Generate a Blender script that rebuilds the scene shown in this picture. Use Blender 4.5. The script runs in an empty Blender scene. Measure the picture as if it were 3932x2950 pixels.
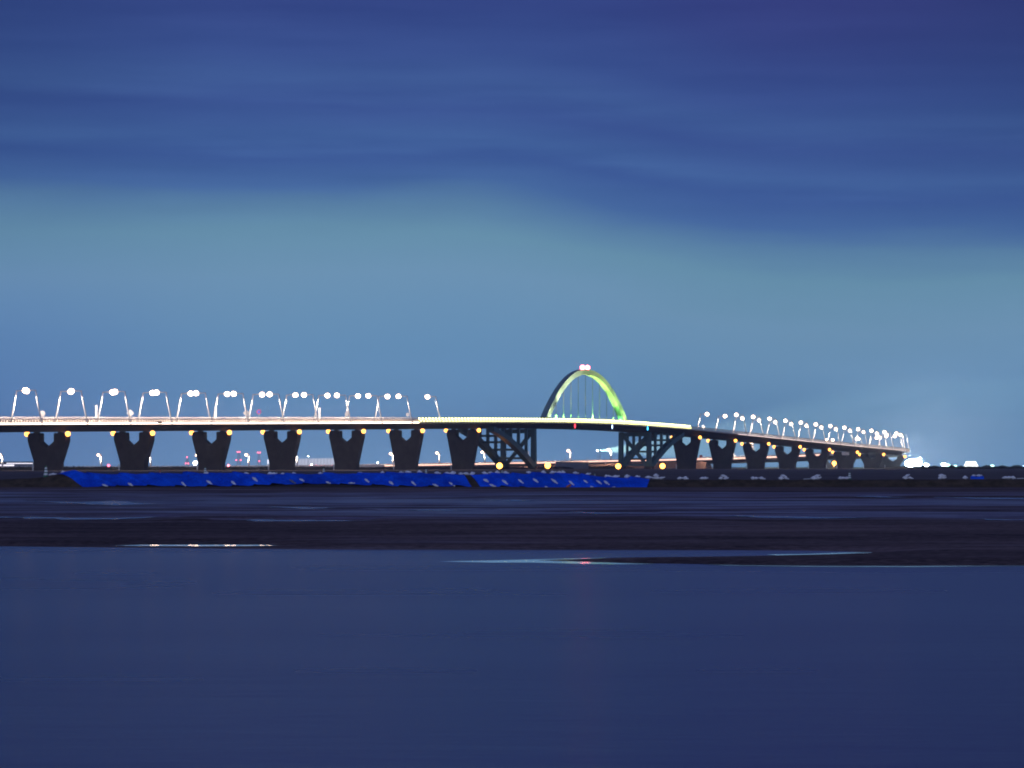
import bpy, bmesh, math, random
from mathutils import Vector, noise as mnoise
random.seed(7)
R = math.radians
SC = bpy.context.scene
COL = SC.collection
F, CX, HY, CZ = 13000.0, 1966.0, 1790.0, 2.6     # focal length (photo px), principal column, horizon row, eye height


def at(px, py, D):
    """the point of the place seen at a photo pixel, D metres away"""
    return Vector(((px - CX) * D / F, D, CZ + (HY - py) * D / F))


# ------------------------------------------------------------------ materials
def srgb(r, g, b):
    f = lambda c: (c / 12.92) if c <= 0.04045 else ((c + 0.055) / 1.055) ** 2.4
    return (f(r / 255), f(g / 255), f(b / 255), 1)


class NT:
    def __init__(self, tree):
        self.t = tree
        tree.nodes.clear()

    def n(self, typ, **kw):
        nd = self.t.nodes.new(typ)
        for k, v in kw.items():
            setattr(nd, k, v)
        return nd

    def put(self, sock, v):
        if hasattr(v, 'is_linked'):
            self.t.links.new(v, sock)
        else:
            sock.default_value = v

    def m(self, op, a, b=None, c=None, clamp=False):
        nd = self.n('ShaderNodeMath', operation=op, use_clamp=clamp)
        for i, v in enumerate((a, b, c)):
            if v is not None:
                self.put(nd.inputs[i], v)
        return nd.outputs[0]

    def mix(self, fac, a, b, blend='MIX'):
        nd = self.n('ShaderNodeMix', data_type='RGBA', blend_type=blend)
        self.put(nd.inputs[0], fac)
        self.put(nd.inputs[6], a)
        self.put(nd.inputs[7], b)
        return nd.outputs[2]

    def ramp(self, fac, stops, interp='LINEAR'):
        nd = self.n('ShaderNodeValToRGB')
        cr = nd.color_ramp
        cr.interpolation = interp
        while len(cr.elements) < len(stops):
            cr.elements.new(0.5)
        for e, (p, c) in zip(cr.elements, stops):
            e.position = p
            e.color = c
        self.put(nd.inputs[0], fac)
        return nd.outputs[0]

    def smooth(self, x, a, b):
        nd = self.n('ShaderNodeMapRange', interpolation_type='SMOOTHSTEP')
        self.put(nd.inputs[0], x)
        nd.inputs[1].default_value = a
        nd.inputs[2].default_value = b
        nd.inputs[3].default_value = 0
        nd.inputs[4].default_value = 1
        return nd.outputs[0]

    def noise(self, vec, scale, detail=4, rough=0.55):
        nd = self.n('ShaderNodeTexNoise')
        self.put(nd.inputs['Vector'], vec)
        nd.inputs['Scale'].default_value = scale
        nd.inputs['Detail'].default_value = detail
        nd.inputs['Roughness'].default_value = rough
        return nd.outputs['Fac']

    def vec(self, x, y, z):
        nd = self.n('ShaderNodeCombineXYZ')
        for i, v in enumerate((x, y, z)):
            self.put(nd.inputs[i], v)
        return nd.outputs[0]


def surface(name, c1, c2, rough=0.8, scale=0.4, stretch=(1, 1, 1), bump=0.3, metallic=0.0, spec=0.4):
    """weathered procedural surface: two tones mixed by noise, roughness and bump from noise"""
    mt = bpy.data.materials.new(name)
    mt.use_nodes = True
    g = NT(mt.node_tree)
    out = g.n('ShaderNodeOutputMaterial')
    p = g.n('ShaderNodeBsdfPrincipled')
    geo = g.n('ShaderNodeNewGeometry')
    mp = g.n('ShaderNodeMapping')
    g.put(mp.inputs['Vector'], geo.outputs['Position'])
    mp.inputs['Scale'].default_value = stretch
    n1 = g.noise(mp.outputs[0], scale, 6, 0.6)
    n2 = g.noise(mp.outputs[0], scale * 9, 4, 0.6)
    f = g.smooth(g.m('ADD', g.m('MULTIPLY', n1, 0.75), g.m('MULTIPLY', n2, 0.25)), 0.36, 0.64)
    g.put(p.inputs['Base Color'], g.mix(f, (*c1, 1), (*c2, 1)))
    g.put(p.inputs['Roughness'], g.m('ADD', rough - 0.1, g.m('MULTIPLY', n2, 0.2)))
    p.inputs['Metallic'].default_value = metallic
    p.inputs['Specular IOR Level'].default_value = spec
    if bump:
        b = g.n('ShaderNodeBump')
        b.inputs['Strength'].default_value = bump
        b.inputs['Distance'].default_value = 0.1
        g.put(b.inputs['Height'], n2)
        g.put(p.inputs['Normal'], b.outputs[0])
    g.put(out.inputs[0], p.outputs[0])
    return mt


def glow(name, color, strength):
    mt = bpy.data.materials.new(name)
    mt.use_nodes = True
    g = NT(mt.node_tree)
    out = g.n('ShaderNodeOutputMaterial')
    e = g.n('ShaderNodeEmission')
    e.inputs[0].default_value = (*color, 1)
    e.inputs[1].default_value = strength
    g.put(out.inputs[0], e.outputs[0])
    return mt


M = {}
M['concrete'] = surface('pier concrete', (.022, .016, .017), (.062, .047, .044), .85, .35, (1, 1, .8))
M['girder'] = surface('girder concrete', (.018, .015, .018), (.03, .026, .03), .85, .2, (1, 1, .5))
M['parapet'] = surface('parapet concrete', (.55, .47, .42), (.68, .60, .54), .8, .5)
M['asphalt'] = surface('asphalt', (.04, .04, .042), (.065, .063, .06), .8, .8)
M['teal_steel'] = surface('teal painted steel', (.045, .12, .15), (.065, .155, .185), .5, .3, spec=.5, bump=.05)
M['tower_steel'] = surface('dark teal painted steel', (.025, .075, .085), (.04, .10, .11), .5, .3, spec=.4, bump=.05)
M['arch_steel'] = surface('arch painted steel', (.15, .23, .24), (.18, .27, .28), .5, .25, spec=.4, bump=.05)
M['cable'] = surface('cable sheath', (.03, .035, .05), (.05, .055, .07), .5, 2, bump=0)
M['galv'] = surface('galvanised steel', (.55, .53, .52), (.68, .66, .65), .45, 1.5, metallic=.0, bump=.05)
M['white_paint'] = surface('white paint', (.72, .71, .70), (.82, .81, .80), .55, 1.5, bump=.05)
M['dark_metal'] = surface('dark metal', (.03, .03, .035), (.05, .05, .055), .5, 2, bump=.05)
M['red_paint'] = surface('red paint', (.45, .03, .02), (.55, .05, .03), .5, 3, bump=0)
M['blue_paint'] = surface('blue paint', (.05, .10, .55), (.07, .14, .62), .5, 3, bump=0)
M['yellow_paint'] = surface('yellow paint', (.65, .45, .06), (.7, .5, .08), .5, 3, bump=0)
M['green_paint'] = surface('green plastic', (.02, .13, .07), (.03, .17, .09), .5, 3, bump=0)
M['earth'] = surface('bare earth', (.05, .036, .022), (.12, .082, .054), .95, .9, bump=.8, spec=.1)
M['field'] = surface('dry field', (.11, .082, .072), (.18, .14, .125), .95, .12, (1, .25, 1), bump=.5, spec=.1)
M['scrub'] = surface('scrub leaves', (.012, .014, .014), (.03, .032, .026), .9, .7, spec=.05)
M['bag'] = surface('woven sandbag cloth', (.78, .76, .80), (.93, .91, .93), .8, 5, bump=.3)
M['bag_grey'] = surface('grey sandbag cloth', (.16, .16, .2), (.24, .24, .28), .8, 5, bump=.3)
M['rope'] = surface('rope', (.35, .34, .36), (.5, .48, .5), .9, 8, bump=0)
M['orange_sack'] = surface('orange sack', (.5, .13, .05), (.62, .18, .08), .8, 5)
M['container'] = surface('container paint', (.16, .16, .20), (.22, .22, .26), .6, .3, bump=.05)
M['bank_earth'] = surface('ramp earth', (.10, .05, .035), (.16, .085, .06), .95, .3, bump=.5, spec=.1)
M['far_wall'] = surface('pale cladding', (.62, .62, .66), (.74, .74, .78), .6, .1, bump=0)

WARM = (1.0, .66, .44)
M['lamp'] = glow('street lamp light', WARM, 14)
M['strip'] = glow('warm added glow', (1.0, .76, .60), 6.0)  # emission of an added band, stands for lamplight on the parapet
M['glow_band_dim'] = glow('dim warm added glow', (1.0, .80, .74), 1.8)
M['glow_band_ramp'] = glow('pink warm added glow', (1.0, .56, .42), 2.4)
M['lamp_far'] = glow('far street lamp light', (1.0, .60, .36), 13)
M['amber'] = glow('amber lamp light', (1.0, .38, .065), 6)
M['amber_big'] = glow('amber flood light', (1.0, .38, .06), 10)
M['red_lamp'] = glow('red obstruction light', (1.0, .13, .17), 18)
M['red_small'] = glow('small red light', (1.0, .12, .19), 7)
M['rail_yellow'] = glow('yellow rail light', (1.0, .97, .30), 14)
M['glow_band_rail'] = glow('yellow added glow', (1.0, .96, .28), 2.7)
M['rail_dim'] = glow('dim rail light', (.75, 1.0, .45), 1.6)
M['nav_red'] = glow('red navigation light', (1.0, .03, .05), 9)
M['nav_white'] = glow('blue white navigation light', (.45, .62, 1.0), 7)
M['nav_cyan'] = glow('cyan navigation light', (.05, .55, 1.0), 8)
M['flood_white'] = glow('white flood light', (.80, .95, 1.0), 1300)
M['white_light'] = glow('white light', (.9, .97, 1.0), 25)
M['green_light'] = glow('green white light', (.55, 1.0, .85), 5)
M['lit_glass'] = glow('lit translucent wall', (.72, .78, 1.0), .75)
M['lit_strip'] = glow('lit window band', (.92, .88, 1.0), 1.6)
M['lit_dome'] = glow('lit fabric roof', (.95, 1.0, .95), 2.6)


def tarp_material():
    mt = bpy.data.materials.new('blue tarpaulin')
    mt.use_nodes = True
    g = NT(mt.node_tree)
    out = g.n('ShaderNodeOutputMaterial')
    p = g.n('ShaderNodeBsdfPrincipled')
    geo = g.n('ShaderNodeNewGeometry')
    n1 = g.noise(geo.outputs['Position'], 0.5, 5, .6)
    n2 = g.noise(geo.outputs['Position'], 3.5, 4, .6)
    g.put(p.inputs['Base Color'], g.mix(g.smooth(g.m('ADD', g.m('MULTIPLY', n1, .6), g.m('MULTIPLY', n2, .4)), .36, .64), (.001, .060, .62, 1), (.006, .14, .99, 1)))
    sp = g.n('ShaderNodeSeparateXYZ')
    g.put(sp.inputs[0], geo.outputs['Position'])
    lane = g.m('FLOOR', g.m('DIVIDE', g.m('ADD', sp.outputs[0], g.m('ADD', g.m('MULTIPLY', sp.outputs[1], .55), g.m('MULTIPLY', n1, .8))), 3.3))
    wn = g.n('ShaderNodeTexWhiteNoise', noise_dimensions='1D')
    g.put(wn.inputs['W'], lane)
    val = g.m('ADD', .84, g.m('MULTIPLY', wn.outputs['Value'], .34))
    hsv = g.n('ShaderNodeHueSaturation')
    g.put(hsv.inputs['Color'], p.inputs['Base Color'].links[0].from_socket)
    g.put(hsv.inputs['Value'], val)
    dirt = g.smooth(n2, .62, .80)
    g.put(p.inputs['Base Color'], g.mix(g.m('MULTIPLY', dirt, .35), hsv.outputs[0], (.09, .10, .22, 1)))
    p.inputs['Roughness'].default_value = .55
    p.inputs['Specular IOR Level'].default_value = .12
    b = g.n('ShaderNodeBump')
    b.inputs['Strength'].default_value = .5
    b.inputs['Distance'].default_value = .12
    g.put(b.inputs['Height'], n2)
    g.put(p.inputs['Normal'], b.outputs[0])
    g.put(out.inputs[0], p.outputs[0])
    return mt


M['tarp'] = tarp_material()


def mud_material():
    mt = bpy.data.materials.new('tidal mud')
    mt.use_nodes = True
    g = NT(mt.node_tree)
    out = g.n('ShaderNodeOutputMaterial')
    p = g.n('ShaderNodeBsdfPrincipled')
    geo = g.n('ShaderNodeNewGeometry')
    sp = g.n('ShaderNodeSeparateXYZ')
    g.put(sp.inputs[0], geo.outputs['Position'])
    mp = g.n('ShaderNodeMapping')
    g.put(mp.inputs['Vector'], geo.outputs['Position'])
    mp.inputs['Scale'].default_value = (.30, .85, 1)
    mp.inputs['Rotation'].default_value = (0, 0, R(-8))
    n1 = g.noise(mp.outputs[0], .13, 6, .68)
    n2 = g.noise(mp.outputs[0], .6, 5, .6)
    n3 = g.noise(geo.outputs['Position'], 3.0, 4, .6)
    n4 = g.noise(mp.outputs[0], .03, 3, .5)
    # the outer flat between the channel edge and the bank is still wet, the shore bar has drained
    wetzone = g.m('MULTIPLY', g.smooth(sp.outputs[1], 128, 168), g.m('SUBTRACT', 1, g.smooth(sp.outputs[1], 285, 345)))
    wet = g.smooth(g.m('ADD', g.m('ADD', g.m('MULTIPLY', n1, .8), g.m('MULTIPLY', n2, .35)), g.m('ADD', g.m('MULTIPLY', wetzone, .22), g.m('MULTIPLY', g.m('SUBTRACT', n4, .5), .6))), .61, .90)
    g.put(p.inputs['Base Color'], g.mix(g.smooth(g.m('ADD', g.m('MULTIPLY', n1, .55), g.m('MULTIPLY', n3, .45)), .34, .66), (.045, .030, .026, 1), (.30, .20, .165, 1)))
    g.put(p.inputs['Roughness'], g.m('SUBTRACT', .82, g.m('MULTIPLY', wet, .54)))
    g.put(p.inputs['Specular IOR Level'], g.m('ADD', .05, g.m('MULTIPLY', wet, .42)))
    b = g.n('ShaderNodeBump')
    b.inputs['Strength'].default_value = .6
    b.inputs['Distance'].default_value = .08
    g.put(b.inputs['Height'], g.m('ADD', n2, g.m('MULTIPLY', n3, .6)))
    g.put(p.inputs['Normal'], b.outputs[0])
    g.put(out.inputs[0], p.outputs[0])
    return mt


def water_material(name, rough, bump, spec=.5):
    mt = bpy.data.materials.new(name)
    mt.use_nodes = True
    g = NT(mt.node_tree)
    out = g.n('ShaderNodeOutputMaterial')
    p = g.n('ShaderNodeBsdfPrincipled')
    geo = g.n('ShaderNodeNewGeometry')
    mp = g.n('ShaderNodeMapping')
    g.put(mp.inputs['Vector'], geo.outputs['Position'])
    mp.inputs['Scale'].default_value = (.35, 1, 1)
    n1 = g.noise(mp.outputs[0], .8, 4, .6)
    n2 = g.noise(mp.outputs[0], .09, 3, .5)
    p.inputs['Base Color'].default_value = (.045, .014, .13, 1)
    g.put(p.inputs['Roughness'], g.m('ADD', rough, g.m('MULTIPLY', g.m('SUBTRACT', n2, .5), rough * .15)))
    p.inputs['IOR'].default_value = 1.33
    p.inputs['Specular IOR Level'].default_value = spec
    if bump:
        b = g.n('ShaderNodeBump')
        b.inputs['Strength'].default_value = bump
        b.inputs['Distance'].default_value = .05
        g.put(b.inputs['Height'], n1)
        g.put(p.inputs['Normal'], b.outputs[0])
    g.put(out.inputs[0], p.outputs[0])
    return mt


M['mud'] = mud_material()
M['water'] = water_material('river water', .27, .15)
M['puddle'] = water_material('wet pool', .24, .3)
M['calm'] = water_material('calm shallow water', .05, .02)


# ------------------------------------------------------------------ mesh helpers
class MB:
    def __init__(self):
        self.v, self.f = [], []

    def add(self, vs, fs):
        o = len(self.v)
        self.v += [tuple(p) for p in vs]
        self.f += [tuple(i + o for i in f) for f in fs]
        return self

    def hexa(self, p):       # 8 corners: bottom ring 0-3, top ring 4-7
        return self.add(p, [(3, 2, 1, 0), (4, 5, 6, 7), (0, 1, 5, 4), (1, 2, 6, 5), (2, 3, 7, 6), (3, 0, 4, 7)])

    def box(self, x0, x1, y0, y1, z0, z1):
        return self.hexa([(x0, y0, z0), (x1, y0, z0), (x1, y1, z0), (x0, y1, z0), (x0, y0, z1), (x1, y0, z1), (x1, y1, z1), (x0, y1, z1)])

    def tube(self, pts, rad, n=8, caps=True):
        pts = [Vector(p) for p in pts]
        rad = rad if isinstance(rad, (list, tuple)) else [rad] * len(pts)
        vs, fs = [], []
        for i, p in enumerate(pts):
            d = (pts[min(i + 1, len(pts) - 1)] - pts[max(i - 1, 0)]).normalized()
            a = d.cross(Vector((0, 0, 1)))
            if a.length < 1e-3:
                a = Vector((1, 0, 0))
            a.normalize()
            b = d.cross(a)
            for k in range(n):
                th = 2 * math.pi * k / n
                vs.append(p + (a * math.cos(th) + b * math.sin(th)) * rad[i])
        for i in range(len(pts) - 1):
            for k in range(n):
                k2 = (k + 1) % n
                fs.append((i * n + k, i * n + k2, (i + 1) * n + k2, (i + 1) * n + k))
        if caps:
            fs.append(tuple(range(n - 1, -1, -1)))
            fs.append(tuple((len(pts) - 1) * n + k for k in range(n)))
        return self.add(vs, fs)

    def loft(self, rings, caps=True, closed=True):
        n = len(rings[0])
        vs = [p for r in rings for p in r]
        fs = []
        for i in range(len(rings) - 1):
            for k in range(n if closed else n - 1):
                k2 = (k + 1) % n
                fs.append((i * n + k, i * n + k2, (i + 1) * n + k2, (i + 1) * n + k))
        if caps and closed:
            fs.append(tuple(range(n - 1, -1, -1)))
            fs.append(tuple((len(rings) - 1) * n + k for k in range(n)))
        return self.add(vs, fs)

    def ball(self, c, rx, ry, rz, nu=12, nv=8, jit=0):
        c = Vector(c)
        vs = [c + Vector((0, 0, -rz))]
        for j in range(1, nv):
            ph = -math.pi / 2 + math.pi * j / nv
            for i in range(nu):
                th = 2 * math.pi * i / nu
                q = 1 + (random.uniform(-jit, jit) if jit else 0)
                vs.append(c + Vector((rx * math.cos(ph) * math.cos(th), ry * math.cos(ph) * math.sin(th), rz * math.sin(ph))) * q)
        vs.append(c + Vector((0, 0, rz)))
        fs = [(0, 1 + (i + 1) % nu, 1 + i) for i in range(nu)]
        for j in range(nv - 2):
            for i in range(nu):
                a, b = 1 + j * nu + i, 1 + j * nu + (i + 1) % nu
                fs.append((a, b, b + nu, a + nu))
        L = len(vs) - 1
        fs += [(L, L - nu + i, L - nu + (i + 1) % nu) for i in range(nu)]
        return self.add(vs, fs)

    def grid(self, rows):
        n = len(rows[0])
        fs = []
        for j in range(len(rows) - 1):
            for i in range(n - 1):
                a = j * n + i
                fs.append((a, a + 1, a + 1 + n, a + n))
        return self.add([p for r in rows for p in r], fs)

    def build(self, name, material, parent=None, smooth=False):
        me = bpy.data.meshes.new(name)
        me.from_pydata(self.v, [], self.f)
        me.validate()
        bm = bmesh.new()
        bm.from_mesh(me)
        bmesh.ops.recalc_face_normals(bm, faces=bm.faces)
        bm.to_mesh(me)
        bm.free()
        me.materials.append(M[material] if isinstance(material, str) else material)
        if smooth:
            for p in me.polygons:
                p.use_smooth = True
        o = bpy.data.objects.new(name, me)
        COL.objects.link(o)
        if parent:
            o.parent = parent
        return o


def tag(o, label, cat, group=None):
    o['label'], o['category'] = label, cat
    if group:
        o['group'] = group
    return o


def thing(name, label, cat, loc=(0, 0, 0), rz=0.0, group=None):
    o = bpy.data.objects.new(name, None)
    o.empty_display_size = .5
    COL.objects.link(o)
    o.location = loc
    o.rotation_euler = (0, 0, rz)
    return tag(o, label, cat, group)


def kids(o):
    return [c for c in COL.objects if c.parent == o]


def dup(root, loc, rz, label, scale=1.0):
    def cp(o, par):      # one object and, below it, a copy of each of its parts
        c = o.copy()
        COL.objects.link(c)
        if par:
            c.parent = par
        for ch in [k for k in KIDS[o.name]]:
            cp(ch, c)
        return c
    stack = [root]
    while stack:
        o = stack.pop()
        if o.name not in KIDS:
            KIDS[o.name] = kids(o)
        stack += KIDS[o.name]
    c = cp(root, None)
    c.location = loc
    c.rotation_euler = (0, 0, rz)
    c.scale = (scale,) * 3
    c['label'] = label
    return c


KIDS = {}
ORD = ['first', 'second', 'third', 'fourth', 'fifth', 'sixth', 'seventh', 'eighth', 'ninth', 'tenth', 'eleventh', 'twelfth',
       'thirteenth', 'fourteenth', 'fifteenth', 'sixteenth', 'seventeenth', 'eighteenth', 'nineteenth', 'twentieth']


def nth(i):
    if i < 20:
        return ORD[i]
    tens = ['', '', 'twenty', 'thirty', 'forty', 'fifty'][(i + 1) // 10]
    one = (i + 1) % 10
    return tens + '-' + ORD[one - 1] if one else {'twenty': 'twentieth', 'thirty': 'thirtieth', 'forty': 'fortieth', 'fifty': 'fiftieth'}[tens]


def struct(name, mb, mat_, smooth=False):
    o = mb.build(name, mat_, None, smooth)
    o['kind'] = 'structure'
    return o


def interp(tab, x):
    if x <= tab[0][0]:
        return tab[0][1]
    for (a, va), (b, vb) in zip(tab, tab[1:]):
        if x <= b:
            return va + (vb - va) * (x - a) / (b - a)
    return tab[-1][1]


def spline(tab, x):
    """Catmull-Rom through the table"""
    n = len(tab)
    if x <= tab[0][0]:
        return tab[0][1]
    if x >= tab[-1][0]:
        return tab[-1][1]
    i = max(k for k in range(n - 1) if tab[k][0] <= x)
    x1, y1 = tab[i]
    x2, y2 = tab[i + 1]
    x0, y0 = tab[i - 1] if i else (2 * x1 - x2, 2 * y1 - y2)
    x3, y3 = tab[i + 2] if i + 2 < n else (2 * x2 - x1, 2 * y2 - y1)
    m1 = (y2 - y0) / (x2 - x0)
    m2 = (y3 - y1) / (x3 - x1)
    h = x2 - x1
    t = (x - x1) / h
    return ((2 * t ** 3 - 3 * t ** 2 + 1) * y1 + (t ** 3 - 2 * t ** 2 + t) * h * m1 + (-2 * t ** 3 + 3 * t ** 2) * y2 + (t ** 3 - t ** 2) * h * m2)


# ------------------------------------------------------------------ the road's line: straight bridge, loop, ramp coming back
U = Vector((.3600, .9330)).normalized()
N = Vector((-U.y, U.x))
P0 = Vector((-175.0, 1260.0))
S1, RAD, TURN = 1265.0, 170.0, R(146)
S2 = S1 + RAD * TURN
W = 22.0
TH0 = math.atan2(U.y, U.x)
CEN = P0 + U * S1 + N * RAD
ZT = [(-120, 16.6), (-31, 18.1), (182, 20.9), (348, 23.1), (434, 24.2), (534, 25.3), (600, 25.7), (661, 25.6), (710, 25.1), (770, 24.3),
      (884, 22.0), (990, 19.7), (1138, 16.6), (1254, 14.4), (1330, 12.9), (1446, 10.6), (1482, 9.4), (1550, 7.7), (1645, 6.1), (1700, 4.9),
      (1797, 3.3), (1900, 1.9), (2050, 1.1), (2400, .95)]


def frame(s):
    """plan point of the near edge, heading, left normal"""
    if s <= S1:
        return P0 + U * s, U, N
    if s <= S2:
        th = (s - S1) / RAD
        a = TH0 + th
        h = Vector((math.cos(a), math.sin(a)))
        n = Vector((-h.y, h.x))
        return CEN - n * RAD, h, n
    a = TH0 + TURN
    h = Vector((math.cos(a), math.sin(a)))
    n = Vector((-h.y, h.x))
    return CEN - n * RAD + h * (s - S2), h, n


def zd(s):
    return spline(ZT, s)


def B(s, t, z):
    p, h, n = frame(s)
    q = p + n * t
    return Vector((q.x, q.y, z))


def srange(a, b, step):
    k = max(1, int(math.ceil((b - a) / step)))
    return [a + (b - a) * i / k for i in range(k + 1)]


def sweep(mb, a, b, step, section):
    """section: list of (t, dz); sweeps it along the road between stations a and b"""
    rings = [[B(s, t, zd(s) + dz) for t, dz in section] for s in srange(a, b, step)]
    mb.loft(rings)


# ------------------------------------------------------------------ bridge
SA, SE = -75.0, 1572.0
LS, LE = 362.0, 772.0
bridge = thing('arch_bridge', 'long bridge on Y-shaped piers with one green-lit arch over its middle', 'bridge', (0, 0, 0))
mb = MB()
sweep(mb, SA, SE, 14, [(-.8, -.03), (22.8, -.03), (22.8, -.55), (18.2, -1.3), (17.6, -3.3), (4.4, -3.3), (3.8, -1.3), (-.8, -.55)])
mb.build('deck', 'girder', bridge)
mb = MB()
sweep(mb, SA, SE, 14, [(.6, .0), (21.4, .0), (21.4, .12), (.6, .12)])
mb.build('road_surface', 'asphalt', bridge)
for t0, t1, hp, hr in ((-.85, -.40, .15, 1.65), (22.4, 22.85, 1.9, 2.45)):
    mb = MB()
    sweep(mb, SA, SE, 14, [(t0, -.45), (t1, -.45), (t1, hp), (t0, hp)])          # fascia and plinth
    sweep(mb, SA, SE, 14, [(t0 + .06, hr - .25), (t1 - .06, hr - .25), (t1 - .06, hr), (t0 + .06, hr)])   # top rail
    mb.build('parapet', 'parapet', bridge)
    if hp > 1:
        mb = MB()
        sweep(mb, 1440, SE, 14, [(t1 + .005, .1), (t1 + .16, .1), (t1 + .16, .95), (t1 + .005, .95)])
        mb.build('added_glow_band', 'glow_band_ramp', bridge)  # added glowing band in place of lamplight on the ramp parapet
        continue
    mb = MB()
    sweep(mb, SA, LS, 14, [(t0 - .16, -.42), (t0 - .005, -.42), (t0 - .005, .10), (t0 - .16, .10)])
    mb.build('added_glow_band', 'strip', bridge)  # glowing band added to make the near parapet look lit, no real luminaire
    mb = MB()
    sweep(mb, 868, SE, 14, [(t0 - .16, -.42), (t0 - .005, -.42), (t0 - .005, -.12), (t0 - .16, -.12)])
    mb.build('added_glow_band', 'glow_band_dim', bridge)  # dimmer added glow for the lit rail right of the arch
    mb = MB()
    st = []
    for s in srange(SA + 1, SE - 1, 2.1):
        st += [s - .3, s + .3]
    lo = [[B(s, t, zd(s) + z) for t, z in ((t0 + .08, .16), (t1 - .08, .16), (t1 - .08, .30), (t0 + .08, .30))] for s in st]
    hi = [[B(s, t, zd(s) + z) for t, z in ((t0 + .08, 1.28), (t1 - .08, 1.28), (t1 - .08, 1.41), (t0 + .08, 1.41))] for s in st]
    nst = len(st) * 4
    fs = []
    for k in range(len(st) - 1):
        for o in (0, nst):
            for e in range(4):
                e2 = (e + 1) % 4
                fs.append((o + k * 4 + e, o + k * 4 + e2, o + k * 4 + 4 + e2, o + k * 4 + 4 + e))
    for k in range(0, len(st), 2):
        a = [k * 4 + 3, k * 4 + 2, k * 4 + 6, k * 4 + 7]
        b = [nst + k * 4, nst + k * 4 + 1, nst + k * 4 + 5, nst + k * 4 + 4]
        for e in range(4):
            e2 = (e + 1) % 4
            fs.append((a[e], a[e2], b[e2], b[e]))
    mb.add([p for r in lo + hi for p in r], fs)
    mb.build('railing_grille', 'parapet', bridge)

# Y-shaped piers
pier_s = [25.4 + 69.9 * k for k in range(6)] + [447.5] + [803 + 70.5 * k for k in range(8)] + [1372, 1445, 1520]
TH = 4.0
GZ = .85


def pier_profile(zb, zt):
    H = zt - zb
    k = min(1, H / 14)
    lo = zb + min(3.4, H * .3)
    half = [(5.2, zb), (5.35, lo), (7.75, zt - 3.9 * k - .4), (8.1, zt - 3.0 * k), (8.1, zt - .7), (7.7, zt - .2), (7.2, zt),
            (3.6, zt), (3.15, zt - .3), (3.15, zt - 3.2 * k), (0, zt - 5.7 * k)]
    right = [(11 - a, z) for a, z in half]
    left = [(11 + a, z) for a, z in half[:-1]][::-1]
    return right + left


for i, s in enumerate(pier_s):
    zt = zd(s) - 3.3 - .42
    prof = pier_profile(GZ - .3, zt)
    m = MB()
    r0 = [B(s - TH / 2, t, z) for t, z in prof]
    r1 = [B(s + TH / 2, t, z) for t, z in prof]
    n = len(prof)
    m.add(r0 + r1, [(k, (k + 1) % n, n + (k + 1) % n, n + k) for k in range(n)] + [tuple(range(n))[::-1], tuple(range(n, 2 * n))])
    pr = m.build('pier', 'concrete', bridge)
    for tc in (5.8, 16.2):
        b = MB()
        c = [B(s + ds, tc + dt, z) for z in (zt - .01, zt + .45) for ds, dt in ((-1, -.9), (1, -.9), (1, .9), (-1, .9))]
        b.hexa(c)
        b.build('bearing', 'dark_metal', pr)
    d = MB()
    pp = [B(s - TH / 2 - .35, 16.6, GZ - .2), B(s - TH / 2 - .35, 16.6, GZ + 1.9), B(s - TH / 2 - .2, 16.9, GZ + 2.6)]
    d.tube(pp, .26, 8)
    d.build('drainpipe', 'white_paint', pr)

# under-deck towers either side of the main span
TOWERS = [(524.0, -1), (709.0, 1)]
LEGX = 60.0


def leg_z(q, sgn, s0):
    """height of the curved leg q metres out from the foot (0..LEGX)"""
    top = zd(s0 + sgn * LEGX) - 3.4
    u = q / LEGX
    return GZ + .9 + (top - GZ - .9) * (1.42 * u - .42 * u ** 2.2)


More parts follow.
